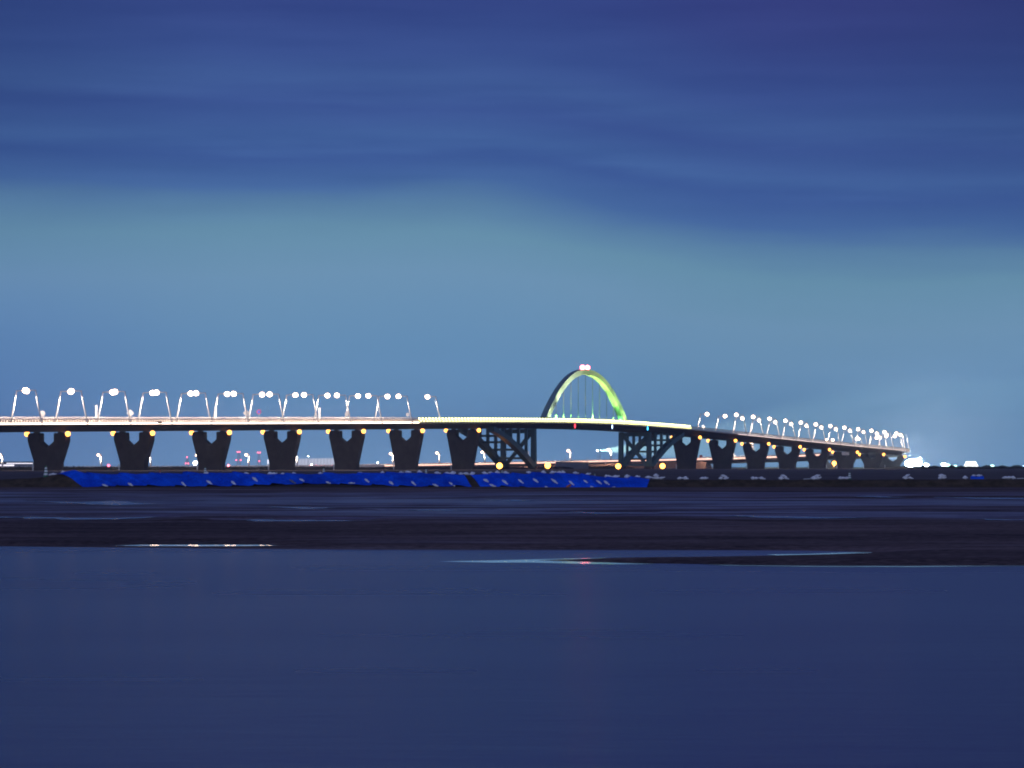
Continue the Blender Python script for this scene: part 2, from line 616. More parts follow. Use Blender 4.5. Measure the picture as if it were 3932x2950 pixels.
for s0, sgn in TOWERS:
    for t in (2.6, 19.4):
        m = MB()
        top = zd(s0) - 3.28
        m.hexa([B(s0 + a, t + b, z) for z, w in ((GZ - .5, 1.3), (top, 1.15)) for a, b in ((-w, -w), (w, -w), (w, w), (-w, w))])
        m.build('column', 'tower_steel', bridge)
        m = MB()
        rings = []
        for k in range(15):
            q = LEGX * k / 14
            zc = leg_z(q, sgn, s0)
            th = 2.9 - .7 * k / 14
            s = s0 + sgn * q
            rings.append([B(s, t - 1.5, zc - th * .6), B(s, t + 1.5, zc - th * .6), B(s, t + 1.5, zc + th * .6), B(s, t - 1.5, zc + th * .6)])
        m.loft(rings)
        m.build('curved_leg', 'tower_steel', bridge)
        for q in (11, 22, 33, 44):
            s = s0 + sgn * q
            z0, z1 = leg_z(q, sgn, s0), zd(s) - 3.28
            m = MB()
            m.hexa([B(s + a, t + b, z) for z in (z0, z1) for a, b in ((-.7, -.7), (.7, -.7), (.7, .7), (-.7, .7))])
            m.build('spandrel_post', 'tower_steel', bridge)
        m = MB()
        m.hexa([B(s0 + a, t + b, z) for z in (GZ - .6, GZ + 1.5) for a, b in ((-2.6, -2.2), (2.6, -2.2), (2.6, 2.2), (-2.6, 2.2))])
        m.build('footing', 'concrete', bridge)
    for q, zz in ((11, None), (22, None), (33, None), (44, None)):
        s = s0 + sgn * q
        zc = leg_z(q, sgn, s0)
        for z in (zc,):
            m = MB()
            m.hexa([B(s + a, t, z + c) for c in (-.55, .55) for a, t in ((-.6, 3.4), (.6, 3.4), (.6, 18.6), (-.6, 18.6))])
            m.build('cross_strut', 'tower_steel', bridge)
    for z, hh in ((GZ + 2.4, .6), (zd(s0) - 4.6, 1.1)):
        m = MB()
        m.hexa([B(s0 + a, t, z + c) for c in (-hh, hh) for a, t in ((-.7, 3.7), (.7, 3.7), (.7, 18.3), (-.7, 18.3))])
        m.build('cross_strut', 'tower_steel', bridge)
    zl, zh = GZ + 1.2, zd(s0) - 4.2
    for ta, tb, off in ((3.0, 19.0, -.3), (19.0, 3.0, .3)):
        m = MB()
        d = Vector((tb - ta, zh - zl)).normalized()
        pz = (-d.y * 1.0, d.x * 1.0)
        c = []
        for sg in (-.35 + off, .35 + off):
            c += [B(s0 + sg, ta + pz[0], zl + pz[1]), B(s0 + sg, ta - pz[0], zl - pz[1]), B(s0 + sg, tb - pz[0], zh - pz[1]), B(s0 + sg, tb + pz[0], zh + pz[1])]
        m.hexa(c)
        m.build('brace', 'tower_steel', bridge)

# the arch: one box rib on the centre line, hangers below
AC, AH = 626.0, 66.5
zc0 = zd(AC)
APEX = 55.3


def arch_z(s):
    u = (s - AC) / AH
    base = zd(s) - .8
    return base + (APEX - 1.4 - zc0 + .8) * (1 - abs(u) ** 2.12)


m = MB()
rings = []
NA = 56
for k in range(NA + 1):
    a = math.pi * k / NA
    s = AC - AH * math.cos(a) * 1.0
    e = .3
    sl = (arch_z(min(s + e, AC + AH)) - arch_z(max(s - e, AC - AH))) / (min(s + e, AC + AH) - max(s - e, AC - AH))
    L = math.hypot(1, sl)
    ns, nz = -sl / L, 1 / L
    u = abs(s - AC) / AH
    h = 1.4 + .75 * u ** 2
    w = 1.35 + .3 * u
    rings.append([B(s + ns * h, 11 - w, arch_z(s) + nz * h), B(s + ns * h, 11 + w, arch_z(s) + nz * h),
                  B(s - ns * h, 11 + w, arch_z(s) - nz * h), B(s - ns * h, 11 - w, arch_z(s) - nz * h)])
m.loft(rings)
arch = m.build('arch', 'arch_steel', bridge)
for k in range(11):
    s = AC + (k - 5) * 11.5
    m = MB()
    m.tube([B(s, 11, zd(s) + .1), B(s, 11, arch_z(s))], .14, 6)
    m.build('hanger', 'cable', bridge)
    m = MB()
    m.tube([B(s, 11, zd(s) + .1), B(s, 11, zd(s) + 4.6)], .22, 6)
    m.build('hanger_socket', 'galv', bridge)

# lights along the arch span's railing
m = MB()
sweep(m, LS + .1, LE, 14, [(-1.02, .75), (-.87, .75), (-.87, 1.25), (-1.02, 1.25)])
m.build('added_glow_band', 'glow_band_rail', bridge)  # added glowing band, fills in the glow between the rail lights
LS, LE = 362.0, 772.0
for k in range(100):
    s = LS + (LE - LS) * k / 99
    m = MB()
    c = B(s, -1.05, zd(s) + 1.75)
    m.ball(c, .36, .36, .36, 6, 4)
    m.build('rail_light', 'rail_yellow', bridge)
m = MB()
for s in srange(LS, LE, 4.1):
    c = B(s + 2, -1.0, zd(s) + .55)
    m.ball(c, .22, .22, .22, 6, 4)
o = m.build('lower_rail_lights', 'rail_yellow', bridge)
o['kind'] = 'stuff'
m = MB()
for s in srange(690, 905, 3.6):
    m.ball(B(s, 23.1, zd(s) + 2.3), .2, .2, .2, 6, 4)
o = m.build('far_rail_lights', 'rail_dim', bridge)
o['kind'] = 'stuff'
# small box hung on the parapet
p = B(93, -1.1, zd(93) - .2)
m = MB()
m.box(p.x - 1.3, p.x + 1.3, p.y - .5, p.y + .5, p.z - .1, p.z + .9)
m.build('junction_box', 'dark_metal', bridge)

# navigation lights on the girder side
for (px, py, mt, lab) in ((2208, 1636, 'nav_red', 'red oval navigation light on the girder under the arch'),
                          (2351, 1639, 'nav_white', 'pale blue oval navigation light on the girder under the right arch foot'),
                          (2487, 1645, 'nav_cyan', 'cyan oval navigation light on the girder right of the arch')):
    xn = (px - CX) / F
    s = (P0.x + 1.0 - xn * (P0.y - .4)) / (xn * U.y - U.x)
    c = B(s, -1.05, zd(s))
    c.z = CZ + (HY - py) * c.y / F
    nl = thing('navigation_light', lab, 'navigation light', c, TH0, 'navigation lights on the girder')
    m = MB()
    m.box(-.35, .35, .12, .3, -1.2, 1.2)
    m.build('housing', 'dark_metal', nl)
    m = MB()
    m.ball((0, 0, 0), .6, .16, 1.15, 10, 8)
    m.build('lens', mt, nl, True)

GREEN = (.30, 1.0, .22)


def spot(name, loc, target, energy, col, size, blend=.6, rad=.3):
    l = bpy.data.lights.new(name, 'SPOT')
    l.energy, l.color, l.spot_size, l.spot_blend, l.shadow_soft_size = energy, col, size, blend, rad
    o = bpy.data.objects.new(name, l)
    COL.objects.link(o)
    o.location = loc
    o.rotation_euler = (Vector(target) - Vector(loc)).to_track_quat('-Z', 'Y').to_euler()
    return o


# red obstruction lights on the crown
for k, (ds, lab) in enumerate(((-4.6, 'left of two red warning lights on the crown of the arch'), (3.2, 'right of two red warning lights on the crown of the arch'))):
    s = AC + ds
    ob = thing('obstruction_light', lab, 'warning light', B(s, 11, arch_z(s) + 1.3), TH0, 'red warning lights on the arch crown')
    m = MB()
    m.tube([(0, 0, -.1), (0, 0, .5)], .25, 8)
    m.build('stand', 'dark_metal', ob)
    m = MB()
    m.ball((0, 0, 1.2), 1.4, 1.4, 1.3, 12, 8)
    m.build('lens', 'red_lamp', ob, True)
    so = spot('lamp_glow', (0, 0, 3.0), (0, 0, -5), 7000, (1.0, .12, .18), R(130), .6, .3)
    so.parent = ob

# green floodlights at the arch feet
FLOODS = [
    # s, t of the fixture, target s/t, energy, colour
    (AC - AH + 16, 9.2, (AC + AH - 8, 11), 190000, (.30, 1.0, .12), 'green floodlight on the deck centre by the left foot of the arch'),
    (AC + AH - 62, 9.2, (AC + 28, 11), 150000, (.35, 1.0, .15), 'green floodlight on the deck centre below the crown of the arch'),
    (AC + AH - 15, 9.2, (AC + AH - 3, 11), 16000, (.3, 1.0, .3), 'small green floodlight on the deck centre closest to the right arch foot'),
    (AC + AH - 32, 9.2, (AC + AH - 14, 11), 50000, (.35, 1.0, .15), 'green floodlight on the deck centre near the right foot of the arch'),
]
YG = [(-66, -56, 34000, 1.0), (-46, -40, 150000, 1.05), (-24, -24, 220000, 1.05), (0, 0, 130000, 1.0), (24, 24, 130000, .95), (46, 42, 80000, .8), (62, 57, 40000, .7)]
for i_, (a_, b_, e_, rr_) in enumerate(YG):
    FLOODS.append((AC + a_, 1.2, (AC + b_, 9.5), e_ * .9, (rr_ * 1.12, 1.0, .50 if i_ < 3 else .2), 'yellow-green floodlight at the near railing below the arch, %s from left' % nth(i_)))
for s, t, (ts, tt), en, colr, lab in FLOODS:
    loc = B(s, t, zd(s) + 1.0)
    tgt = B(ts, tt, arch_z(ts))
    fl = thing('floodlight', lab, 'floodlight', B(s, t, zd(s) + .12), TH0, 'floodlights on the arch span')
    m = MB()
    m.box(-.25, .25, -.25, .25, 0, .4)
    m.build('bracket', 'dark_metal', fl)
    m = MB()
    m.box(-.4, .4, -.3, .3, .4, .7)
    m.build('housing', 'dark_metal', fl)
    so = spot('beam_source', loc, tgt, en, colr, R(80), .8)

# ------------------------------------------------------------------ street lamps on the bridge
POWER = 24000
PH = 12.7


def make_lamp(label, group, mat_='lamp', H=PH, lean=2.6, arm=4.3, r=1.15, thick=1.0):
    t = thing('street_lamp', label, 'street lamp', (0, 0, 0), 0, group)
    m = MB()
    m.box(-.3, .3, -.3, .3, -.1, .35)
    m.build('base', 'galv', t)
    m = MB()
    m.tube([(0, 0, .3), (0, lean * .5, H * .5), (0, lean, H)], [.36 * thick, .30 * thick, .25 * thick], 8)
    m.build('pole', 'white_paint', t, True)
    m = MB()
    m.tube([(0, lean - .22, H - .02), (0, lean + arm, H + .15)], [.25, .20], 6)
    m.build('arm', 'white_paint', t)
    m = MB()
    y0 = lean + arm
    m.loft([[(a * w, y0 + b * w * 1.5, z) for a, b in ((-.45, -.45), (.45, -.45), (.45, .45), (-.45, .45))] for w, z in ((1.0, H + .05), (.95, H + .22), (.5, H + .42))])
    hd = m.build('lamp_head', 'dark_metal', t)
    m = MB()
    m.ball((0, y0, H - .05), r, r, r * .9, 12, 8)
    bu = m.build('bulb', mat_, hd, True)
    so = spot('lamp_beam', (0, y0, H - r - .25), (0, y0, 0), POWER, (1.0, .80, .64), R(171), .2, .4)
    so.parent = hd
    return t


NEAR = [35.5 * k for k in range(12)] + [35.5 * k for k in range(25, 44)]
FARL = [15.7 + 34.6 * k for k in range(11)] + [856 + 36.3 * k for k in range(19)]
LAMP0 = None


def yaw_at(s):
    p, h, n = frame(s)
    return math.atan2(h.y, h.x)


def put_lamp(s, t, flip, label, group, src='LAMP0'):
    global LAMP0
    rz = yaw_at(s) + (math.pi if flip else 0)
    loc = B(s, t, zd(s) + (-.45 if not flip else (-.4 if s < 600 else -1.0)))
    if LAMP0 is None:
        LAMP0 = make_lamp(label, group)
        LAMP0.location, LAMP0.rotation_euler = loc, (0, 0, rz)
        return LAMP0
    o = dup(LAMP0, loc, rz, label)
    o['group'] = group
    return o


GN, GF = 'street lamps on the near railing', 'street lamps on the far railing'
for k in range(12):
    put_lamp(35.5 * k - 1.9, -1.05, False, 'tall leaning street lamp on the near railing, %s from the left end of the bridge' % nth(k), GN)
for k in range(25, 44):
    s = 35.5 * k - 1.9
    if s > SE - 5:
        break
    put_lamp(s, -1.05, False, 'leaning street lamp on the near railing, %s one right of the arch' % nth(k - 25), GN)
for k in range(11):
    put_lamp(15.7 + 34.6 * k, W + .1, True, 'leaning street lamp on the far railing, %s from the left end of the bridge' % nth(k), GF)
for k in range(19):
    s = 856 + 36.3 * k
    if s > SE - 5:
        break
    put_lamp(s - (0 if s else 0), W + .1, True, 'leaning street lamp on the far railing, %s one right of the arch' % nth(k), GF)

# ------------------------------------------------------------------ amber lamps on the pier tops


def make_pier_lamp(label):
    t = thing('pier_lamp', label, 'pier lamp', (0, 0, 0), 0, 'amber lamps on the pier tops')
    m = MB()
    m.tube([(0, .9, .05), (0, 0, .05)], .09, 6)
    m.build('bracket', 'galv', t)
    m = MB()
    m.tube([(0, 0, .45), (0, 0, .75)], [.5, .2], 8)
    m.build('hood', 'dark_metal', t)
    m = MB()
    m.ball((0, 0, 0), .98, .98, .98, 12, 8)
    m.build('bulb', 'amber', t, True)
    return t


PL0 = None
for i, s in enumerate(pier_s[:15]):
    zt = zd(s) - 3.72
    where = 'pier counted from the left end' if i < 7 else 'pier right of the main span'
    idx = i if i < 7 else i - 7
    for t, rz, side in ((18.9 + .9, math.pi, 'far'), (3.1 - .9, 0, 'near')):
        lab = 'amber lamp at the %s top corner of the %s %s' % ('left' if side == 'far' else 'right', nth(idx), where)
        loc = B(s - 1.2, t, zt - .35)
        if PL0 is None:
            PL0 = make_pier_lamp(lab)
            PL0.location, PL0.rotation_euler = loc, (0, 0, yaw_at(s) + rz)
        else:
            dup(PL0, loc, yaw_at(s) + rz, lab)

# big amber lamps beside the tower feet
BL0 = None
for px, py, D, lab in ((1918, 1789, 1730, 'big amber lamp in front of the left end of the left tower feet'),
                       (2103, 1788, 1745, 'big amber lamp right of the left tower under the arch'),
                       (2374, 1791, 1900, 'big amber lamp left of the right tower under the arch'),
                       (2544, 1790, 1915, 'big amber lamp in front of the right end of the right tower feet'),
                       (3203, 1779, 2420, 'amber lamp low between the last piers at the right end')):
    c = at(px, py, D)
    h = c.z - GZ
    t = thing('amber_lamp_post', lab, 'lamp post', (c.x, c.y, GZ), 0, 'big amber lamps at the tower feet')
    m = MB()
    m.tube([(0, 0, -.2), (0, 0, max(.4, h - .6))], .16, 8)
    m.build('post', 'galv', t)
    m = MB()
    m.tube([(0, 0, h + .55), (0, 0, h + .95)], [.7, .25], 8)
    m.build('hood', 'dark_metal', t)
    m = MB()
    m.ball((0, 0, h), 1.5, 1.5, 1.5, 12, 8)
    bu = m.build('bulb', 'amber_big', t, True)
    so = spot('lamp_beam', (0, 0, h - 1.7), (0, 0, 0), 60000, (1.0, .46, .10), R(170), .3, .3)
    so.parent = t

q_ = at(3203, 1779, 2420)
dup(BL0, (q_.x, q_.y, GZ), 0, 'amber lamp low between the last piers at the right end') if BL0 else None
# ------------------------------------------------------------------ road signs on the bridge


def s_of(px, t):
    xn = (px - CX) / F
    o = P0 + N * t
    return (o.x - xn * o.y) / (xn * U.y - U.x)


def disc(mb, r, y0, y1, n=16, cz=0):
    r0 = [(r * math.cos(2 * math.pi * k / n), y0, cz + r * math.sin(2 * math.pi * k / n)) for k in range(n)]
    r1 = [(x, y1, z) for x, _, z in r0]
    mb.loft([r0, r1])


def sign(kind, px, py, label, t=1.0, size=1.0):
    s = s_of(px, t)
    base = B(s, t, zd(s) + .1)
    zc = CZ + (HY - py) * base.y / F
    h = zc - base.z
    o = thing('road_sign', label, 'road sign', base, 0.0, 'signs along the bridge')
    m = MB()
    m.tube([(0, .12, 0), (0, .12, h + (0 if kind != 'panel' else 0))], .1, 6)
    m.build('post', 'galv', o)
    m = MB()
    if kind == 'round':
        disc(m, .95 * size, 0, -.06, 20, h)
        pl = m.build('plate', 'red_paint', o)
        m = MB()
        disc(m, .68 * size, -.063, -.075, 20, h)
        m.build('face', 'blue_paint', pl)
    elif kind == 'white_round':
        disc(m, 1.1 * size, 0, -.06, 20, h)
        m.build('plate', 'white_paint', o)
    elif kind == 'diamond':
        q = 1.45 * size
        m.loft([[(-q, y, h), (0, y, h - q), (q, y, h), (0, y, h + q)] for y in (0, -.06)])
        m.build('plate', 'white_paint', o)
        m = MB()
        m.box(-.5, .5, -.06, 0, h - q - 1.2, h - q - .5)
        m.build('plate', 'white_paint', o)
    elif kind == 'panel':
        m.box(-.42, .42, -.1, 0, h - 2.9, h + 2.0)
        m.build('panel', 'white_paint', o)
    elif kind == 'square':
        m.box(-.7, .7, -.06, 0, h - .8, h + .8)
        m.build('plate', 'white_paint', o)


sign('white_round', 163, 1589, 'white round sign beside the first near-side lamp on the bridge')
sign('panel', 370, 1576, 'tall narrow white panel between the second and third near-side lamps')
sign('diamond', 501, 1587, 'white diamond sign right of the third near-side lamp', 1.0)
sign('panel', 828, 1580, 'tall narrow white panel against the far-side lamp pole, left of the round blue sign')
sign('diamond', 946, 1586, 'white diamond sign with a small plate below it', 1.0)
sign('round', 994, 1582, 'round blue sign with a red rim on the bridge')
sign('panel', 1227, 1584, 'tall narrow white panel right of the eighth near-side lamp', 1.0, .8)
sign('diamond', 1333, 1590, 'white diamond sign behind the ninth near-side lamp', 1.0, .9)
sign('square', 1565, 1592, 'small white square sign beside the lamp left of the yellow rail lights', 1.0, .9)
sign('white_round', 2701, 1639, 'small round sign on the deck between the first two lamps right of the arch', 20, .9)

# ------------------------------------------------------------------ ramp that comes back along the ground
SR = 2380.0
ramp = thing('approach_ramp', 'low approach road with pale lit parapets curving back behind the bridge', 'ramp')
m = MB()
sweep(m, SE + .05, SR, 16, [(-.8, -.03), (22.8, -.03), (22.8, -1.3), (-.8, -1.3)])
m.build('deck', 'girder', ramp)
m = MB()
sweep(m, SE + .05, SR, 16, [(.6, 0), (21.4, 0), (21.4, .1), (.6, .1)])
m.build('road_surface', 'asphalt', ramp)
for t0, t1 in ((-.85, -.40), (22.4, 22.85)):
    m = MB()
    sweep(m, SE + .05, SR, 16, [(t0, -.45), (t1, -.45), (t1, 1.1), (t0, 1.1)])
    if t0 > 0:
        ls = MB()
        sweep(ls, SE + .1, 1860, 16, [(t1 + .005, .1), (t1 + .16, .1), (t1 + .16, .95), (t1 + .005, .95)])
        ls.build('added_glow_band', 'glow_band_ramp', ramp)  # same added glow carried along the ramp, not a fitted lamp
    sweep(m, SE + .05, SR, 16, [(t0 + .06, 1.35), (t1 - .06, 1.35), (t1 - .06, 1.6), (t0 + .06, 1.6)])
    for s in srange(SE + 1, SR - 1, 4):
        p, h, n = frame(s)
        hh = Vector((h.x, h.y, 0)) * .3
        c = [B(s, t0 + .1, zd(s) + 1.09), B(s, t1 - .1, zd(s) + 1.09)]
        up = Vector((0, 0, .3))
        m.hexa([c[0] - hh, c[0] + hh, c[1] + hh, c[1] - hh, c[0] - hh + up, c[0] + hh + up, c[1] + hh + up, c[1] - hh + up])
    m.build('parapet', 'parapet', ramp)
# earth under the ramp
m = MB()
rings = []
for s in srange(1560, SR, 16):
    h = max(.3, zd(s) - 1.3 - GZ)
    rings.append([B(s, -1.0 - h * 1.6, GZ - .2), B(s, -1.0, GZ + h + .02), B(s, 23, GZ + h + .02), B(s, 23 + h * 1.6, GZ - .2)])
m.loft(rings)
struct('ramp_embankment', m, 'bank_earth')

# lamps along the ramp (shorter, single arm)
RL = make_lamp('street lamp on the ramp road, lone one at its far left beyond the bridge', 'street lamps along the ramp road', 'lamp_far', 9.3, 0.1, 2.0, .95, 2.0)
RPX = [10, 389, 579, 767, 956, 1142, 1330, 1511, 1688, 1862, 2029, 2192, 2347]


def ramp_s(px):
    best, bs = 1e9, None
    for k in range(0, 4000):
        s = 1600 + k * .2
        q = B(s, 22.2, 0)
        d = abs(CX + q.x * F / q.y - px)
        if d < best:
            best, bs = d, s
    return bs


for i, px in enumerate(RPX):
    s = ramp_s(px)
    loc = B(s, 22.0, zd(s) + .1)
    lab = ('short street lamp on the ramp road beyond the bridge, %s from the left edge' % nth(i))
    if i == 0:
        RL.location, RL.rotation_euler = loc, (0, 0, R(110))
        RL['label'] = lab
    else:
        dup(RL, loc, R(110), lab)
for i, px in enumerate((2755, 2817, 2893)):
    s = min((abs(CX + B(q * .5, 22.6, 0).x * F / B(q * .5, 22.6, 0).y - px), q * .5) for q in range(2880, 3300))[1]
    dup(RL, B(s, 22.6, zd(s)), R(110), 'short street lamp on the ramp seen through the %s pier gap right of the towers' % nth(i + 1))

# ------------------------------------------------------------------ ground: water, mud, bank, field
m = MB()
m.grid([[(x, y, 0.0) for x in (-260, -60, 60, 260)] for y in (-60, 20, 60, 100, 128)])
struct('water', m, 'water')


def gp(px, py, z=0.0):
    D = (CZ - z) * F / (py - HY)
    return (px - CX) * D / F, D


# main shoreline (photo pixels), spit and pools
SHORE = [gp(x, y) for x, y in ((-900, 2094), (0, 2098), (300, 2101), (600, 2104), (860, 2107), (1100, 2109), (1400, 2111), (1800, 2112), (2300, 2112), (2800, 2113),
                               (3100, 2115), (3330, 2119), (3360, 2122))]
SPIT = [gp(x, y) for x, y in ((5200, 2165), (3932, 2170), (3500, 2172), (3100, 2170), (2800, 2168), (2600, 2165), (2450, 2163), (2300, 2159), (2150, 2155), (2060, 2152),
                              (2150, 2150), (2300, 2147), (2500, 2145), (2700, 2142), (2900, 2138), (3100, 2134), (3230, 2130), (3330, 2126), (3360, 2122))]


def mud_base(y):
    return .10 + .0012 * (y - 108)


def mk_pool(pts, lev=None):
    cy_ = sum(p[1] for p in pts) / len(pts)
    D_ = CZ * F / (cy_ - HY)
    lv = lev if lev is not None else mud_base(D_) - .03
    q = [gp(x, y, lv) for x, y in pts]
    return (q, lv, min(p[0] for p in q), max(p[0] for p in q), min(p[1] for p in q), max(p[1] for p in q))


POOLS = [
    mk_pool(((405, 2093), (600, 2092), (800, 2092), (1010, 2092), (1070, 2094), (1000, 2097), (800, 2098), (600, 2097), (450, 2096)), .006),
    mk_pool(((650, 2082), (760, 2081), (930, 2082), (760, 2085)), .006),
    mk_pool(((130, 1925), (316, 1929), (452, 1922), (575, 1936), (452, 1941), (316, 1935))),
    mk_pool(((-60, 1982), (160, 1985), (320, 1990), (480, 1988), (600, 1984), (480, 1994), (300, 1995), (100, 1990))),
    mk_pool(((1030, 1946), (1167, 1949), (1310, 1950), (1180, 1954), (1090, 1951))),
    mk_pool(((930, 1994), (1050, 1996), (1180, 1998), (1420, 1999), (1180, 2002), (1000, 2001))),
    mk_pool(((1880, 1920), (1990, 1921), (2060, 1924), (1980, 1926))),
    mk_pool(((2185, 1966), (2240, 1965), (2320, 1967), (2420, 1971), (2260, 1974))),
    mk_pool(((2820, 1979), (2960, 1982), (3110, 1984), (3360, 1989), (3110, 1991), (2950, 1988))),
    mk_pool(((3280, 1905), (3380, 1906), (3470, 1911), (3380, 1911))),
    mk_pool(((3570, 1909), (3760, 1911), (3960, 1912), (3960, 1917), (3760, 1916))),
    mk_pool(((3700, 1991), (3850, 1993), (4000, 1995), (3850, 1998))),
    mk_pool(((1560, 1958), (1660, 1957), (1800, 1960), (1680, 1963))),
]


def seg_d(px, py, a, b):
    ax, ay = a
    bx, by = b
    dx, dy = bx - ax, by - ay
    L = dx * dx + dy * dy
    t = max(0, min(1, ((px - ax) * dx + (py - ay) * dy) / L)) if L else 0
    return math.hypot(px - ax - t * dx, py - ay - t * dy)


def inside(px, py, poly):
    c = False
    j = len(poly) - 1
    for i in range(len(poly)):
        xi, yi = poly[i]
        xj, yj = poly[j]
        if (yi > py) != (yj > py) and px < (xj - xi) * (py - yi) / (yj - yi) + xi:
            c = not c
        j = i
    return c


LAND = SHORE + SPIT[::-1][1:] + [(400, 60), (400, 600), (-400, 600)]
LSEGS = list(zip(SHORE + SPIT[::-1][1:], (SHORE + SPIT[::-1][1:])[1:]))


def mud_z(x, y):
    if y < 135:
        d = min(seg_d(x, y, a, b) for a, b in LSEGS)
        z = (1 if inside(x, y, LAND) else -1) * d
        z = min(.10 + .0012 * max(0, y - 108), z * .05) if z > 0 else max(-.3, z * .08)
    else:
        z = .10 + .0012 * (y - 108)
    if y < 330 and z > 0:
        a = min(1, max(0, (y - 112) / 25))
        z += a * .09 * mnoise.fractal(Vector((x * .03, y * .055, 3.1)), 1.0, 2.0, 4) + .02 * mnoise.noise(Vector((x * .25, y * .4, 0)))
        z = max(z, .012)
    for q, lv, x0, x1, y0, y1 in POOLS:
        if x0 - 2 < x < x1 + 2 and y0 - 14 < y < y1 + 1.5 and z > 0:
            wx = min(1, (x - x0 + 2) / 2, (x1 + 2 - x) / 2)
            wy = min(1, (y - y0 + 14) / 8, (y1 + 1.5 - y) / 1.5)
            w_ = max(0, wx * wy)
            tgt = max(.012 if lv < .02 else -1, lv + .004 - max(0, y0 - y) * .004)
            if lv < .02:
                tgt = .012
            z = z + (min(z, tgt) - z) * w_
            if inside(x, y, q) and lv < .02:
                z = lv - .04
            elif lv > .02 and w_ > .3 and y > y0 - 2.5:
                z = min(z, lv - .012 + .03 * mnoise.noise(Vector((x * .35, y * .3, 7.7))))
    return z


# bank: crest and toe lines read off the photograph, then set at their own distance
CREST = [(-900, 1841), (-200, 1840), (0, 1841), (100, 1838), (180, 1831), (213, 1825), (250, 1816), (288, 1809), (315, 1816), (340, 1823), (420, 1824), (570, 1823), (690, 1820),
         (722, 1817), (770, 1823), (900, 1820), (960, 1824), (1100, 1825), (1240, 1823), (1430, 1821), (1500, 1819), (1620, 1822), (1700, 1825), (1790, 1828),
         (1900, 1823), (2000, 1823), (2100, 1822), (2200, 1823), (2280, 1831), (2340, 1839), (2420, 1838), (2495, 1842), (2600, 1843), (3000, 1843), (3400, 1842),
         (3700, 1841), (4800, 1840)]
TOE = [(-900, 1890), (0, 1886), (200, 1883), (335, 1879), (420, 1869), (600, 1869), (700, 1870), (900, 1870), (1000, 1867), (1080, 1863), (1240, 1860), (1400, 1864),
       (1560, 1870), (1700, 1871), (1850, 1871), (1950, 1873), (2050, 1879), (2200, 1881), (2300, 1883), (2400, 1881), (2490, 1880), (2700, 1886), (3100, 1890), (4800, 1892)]
DC, DT = 380.0, 377.2


def crest_z(x):
    return CZ + (HY - interp(CREST, CX + x * F / DC)) * DC / F


def toe_z(x):
    return CZ + (HY - interp(TOE, CX + x * F / DT)) * DT / F


def bank_z(x, y):
    v = (y - DT) / (DC - DT)
    zt, zc = toe_z(x), crest_z(x)
    if v <= 0:
        b = .10 + .0012 * (y - 108)
        w = max(0, min(1, (y - 352) / (DT - 352)))
        return b + (zt - b) * w ** 1.5
    if v <= 1:
        return zt + (zc - zt) * (v ** .9)
    w = min(1, (y - DC) / 9)
    w = w * w * (3 - 2 * w)
    return zc + (1.0 - zc) * w


ys = [70 + .8 * k for k in range(20)] + [86 + .28 * k for k in range(100)] + [114 + .9 * k for k in range(60)] + [168 + 2 * k for k in range(92)] + [352]
xs_n = 360
rows = []
for y in ys:
    half = 34 + y * .24
    rows.append([(x, y, mud_z(x, y)) for x in [(-half + 2 * half * i / (xs_n - 1)) for i in range(xs_n)]])
m = MB()
m.grid(rows)
struct('mudflat', m, 'mud', True)
hal = 34 + 352 * .24
rows = []
for y in [352 + 1.6 * k for k in range(14)] + [374.5 + .55 * k for k in range(12)] + [381 + 1 * k for k in range(11)]:
    row = []
    for i in range(540):
        x = (-hal + 2 * hal * i / 539) * (1.0 if y < 353 else 1.0)
        z = bank_z(x, y)
        w = max(0, min(1, (y - 352) / 8)) * max(0, min(1, (391 - y) / 5))
        z += w * (.10 * mnoise.fractal(Vector((x * .5, y * .7, 1.7)), 1.0, 2.0, 4) - .03)
        if y == 352:
            z = mud_z(x, y)
        row.append((x, y, z))
    rows.append(row)
m = MB()
m.grid(rows)
struct('embankment', m, 'earth', True)
m = MB()
rows = []
for y in (390.8, 396, 420, 460, 520, 600, 700, 820, 960, 1120, 1300, 1500, 1750, 2050, 2400, 2800, 3300, 4000, 5200):
    half = max(hal, y * .28)
    rows.append([((-half + 2 * half * i / 60), y, 1.0 + (.14 * mnoise.noise(Vector(((-half + 2 * half * i / 60) * .05, y * .01, 5))) if y > 395 else -.02) - .15 * min(1, (y - 390) / 900))
                 for i in range(61)])
m.grid(rows)
struct('ground', m, 'field', True)
# wing land so that the flat does not end beside the frame
for sx in (-1, 1):
    m = MB()
    rows = []
    for y in (60, 120, 240, 352, 391):
        h0 = 34 + min(y, 352) * .24 - .5
        rows.append([(sx * (h0 + k * 60), y, {60: -.3, 120: .05, 240: .18, 352: .32, 391: .9}[y]) for k in range(6)])
    m.grid(rows)
    struct('shore', m, 'earth', True)

def pool(poly, z, name, mt_='calm', ragged=0.0):
    cx = sum(p[0] for p in poly) / len(poly)
    cy = sum(p[1] for p in poly) / len(poly)
    m = MB()
    pts = []
    n = len(poly)
    for i in range(n):
        (ax, ay), (bx, by) = poly[i], poly[(i + 1) % n]
        for k in range(12):
            t = k / 12
            x, y = ax + (bx - ax) * t, ay + (by - ay) * t
            w = mnoise.fractal(Vector((x * .9, y * .5, 4.4)), 1.0, 2.0, 4) * ragged
            pts.append((cx + (x - cx) * 1.03 + w * .5, cy + (y - cy) * 1.06 + w, z))
    bm = bmesh.new()
    bm.faces.new([bm.verts.new(p) for p in pts])
    bmesh.ops.triangulate(bm, faces=bm.faces)
    m.add([tuple(v.co) for v in bm.verts], [tuple(v.index for v in f.verts) for f in (bm.verts.index_update(), bm.faces)[1]])
    bm.free()
    struct(name, m, mt_)


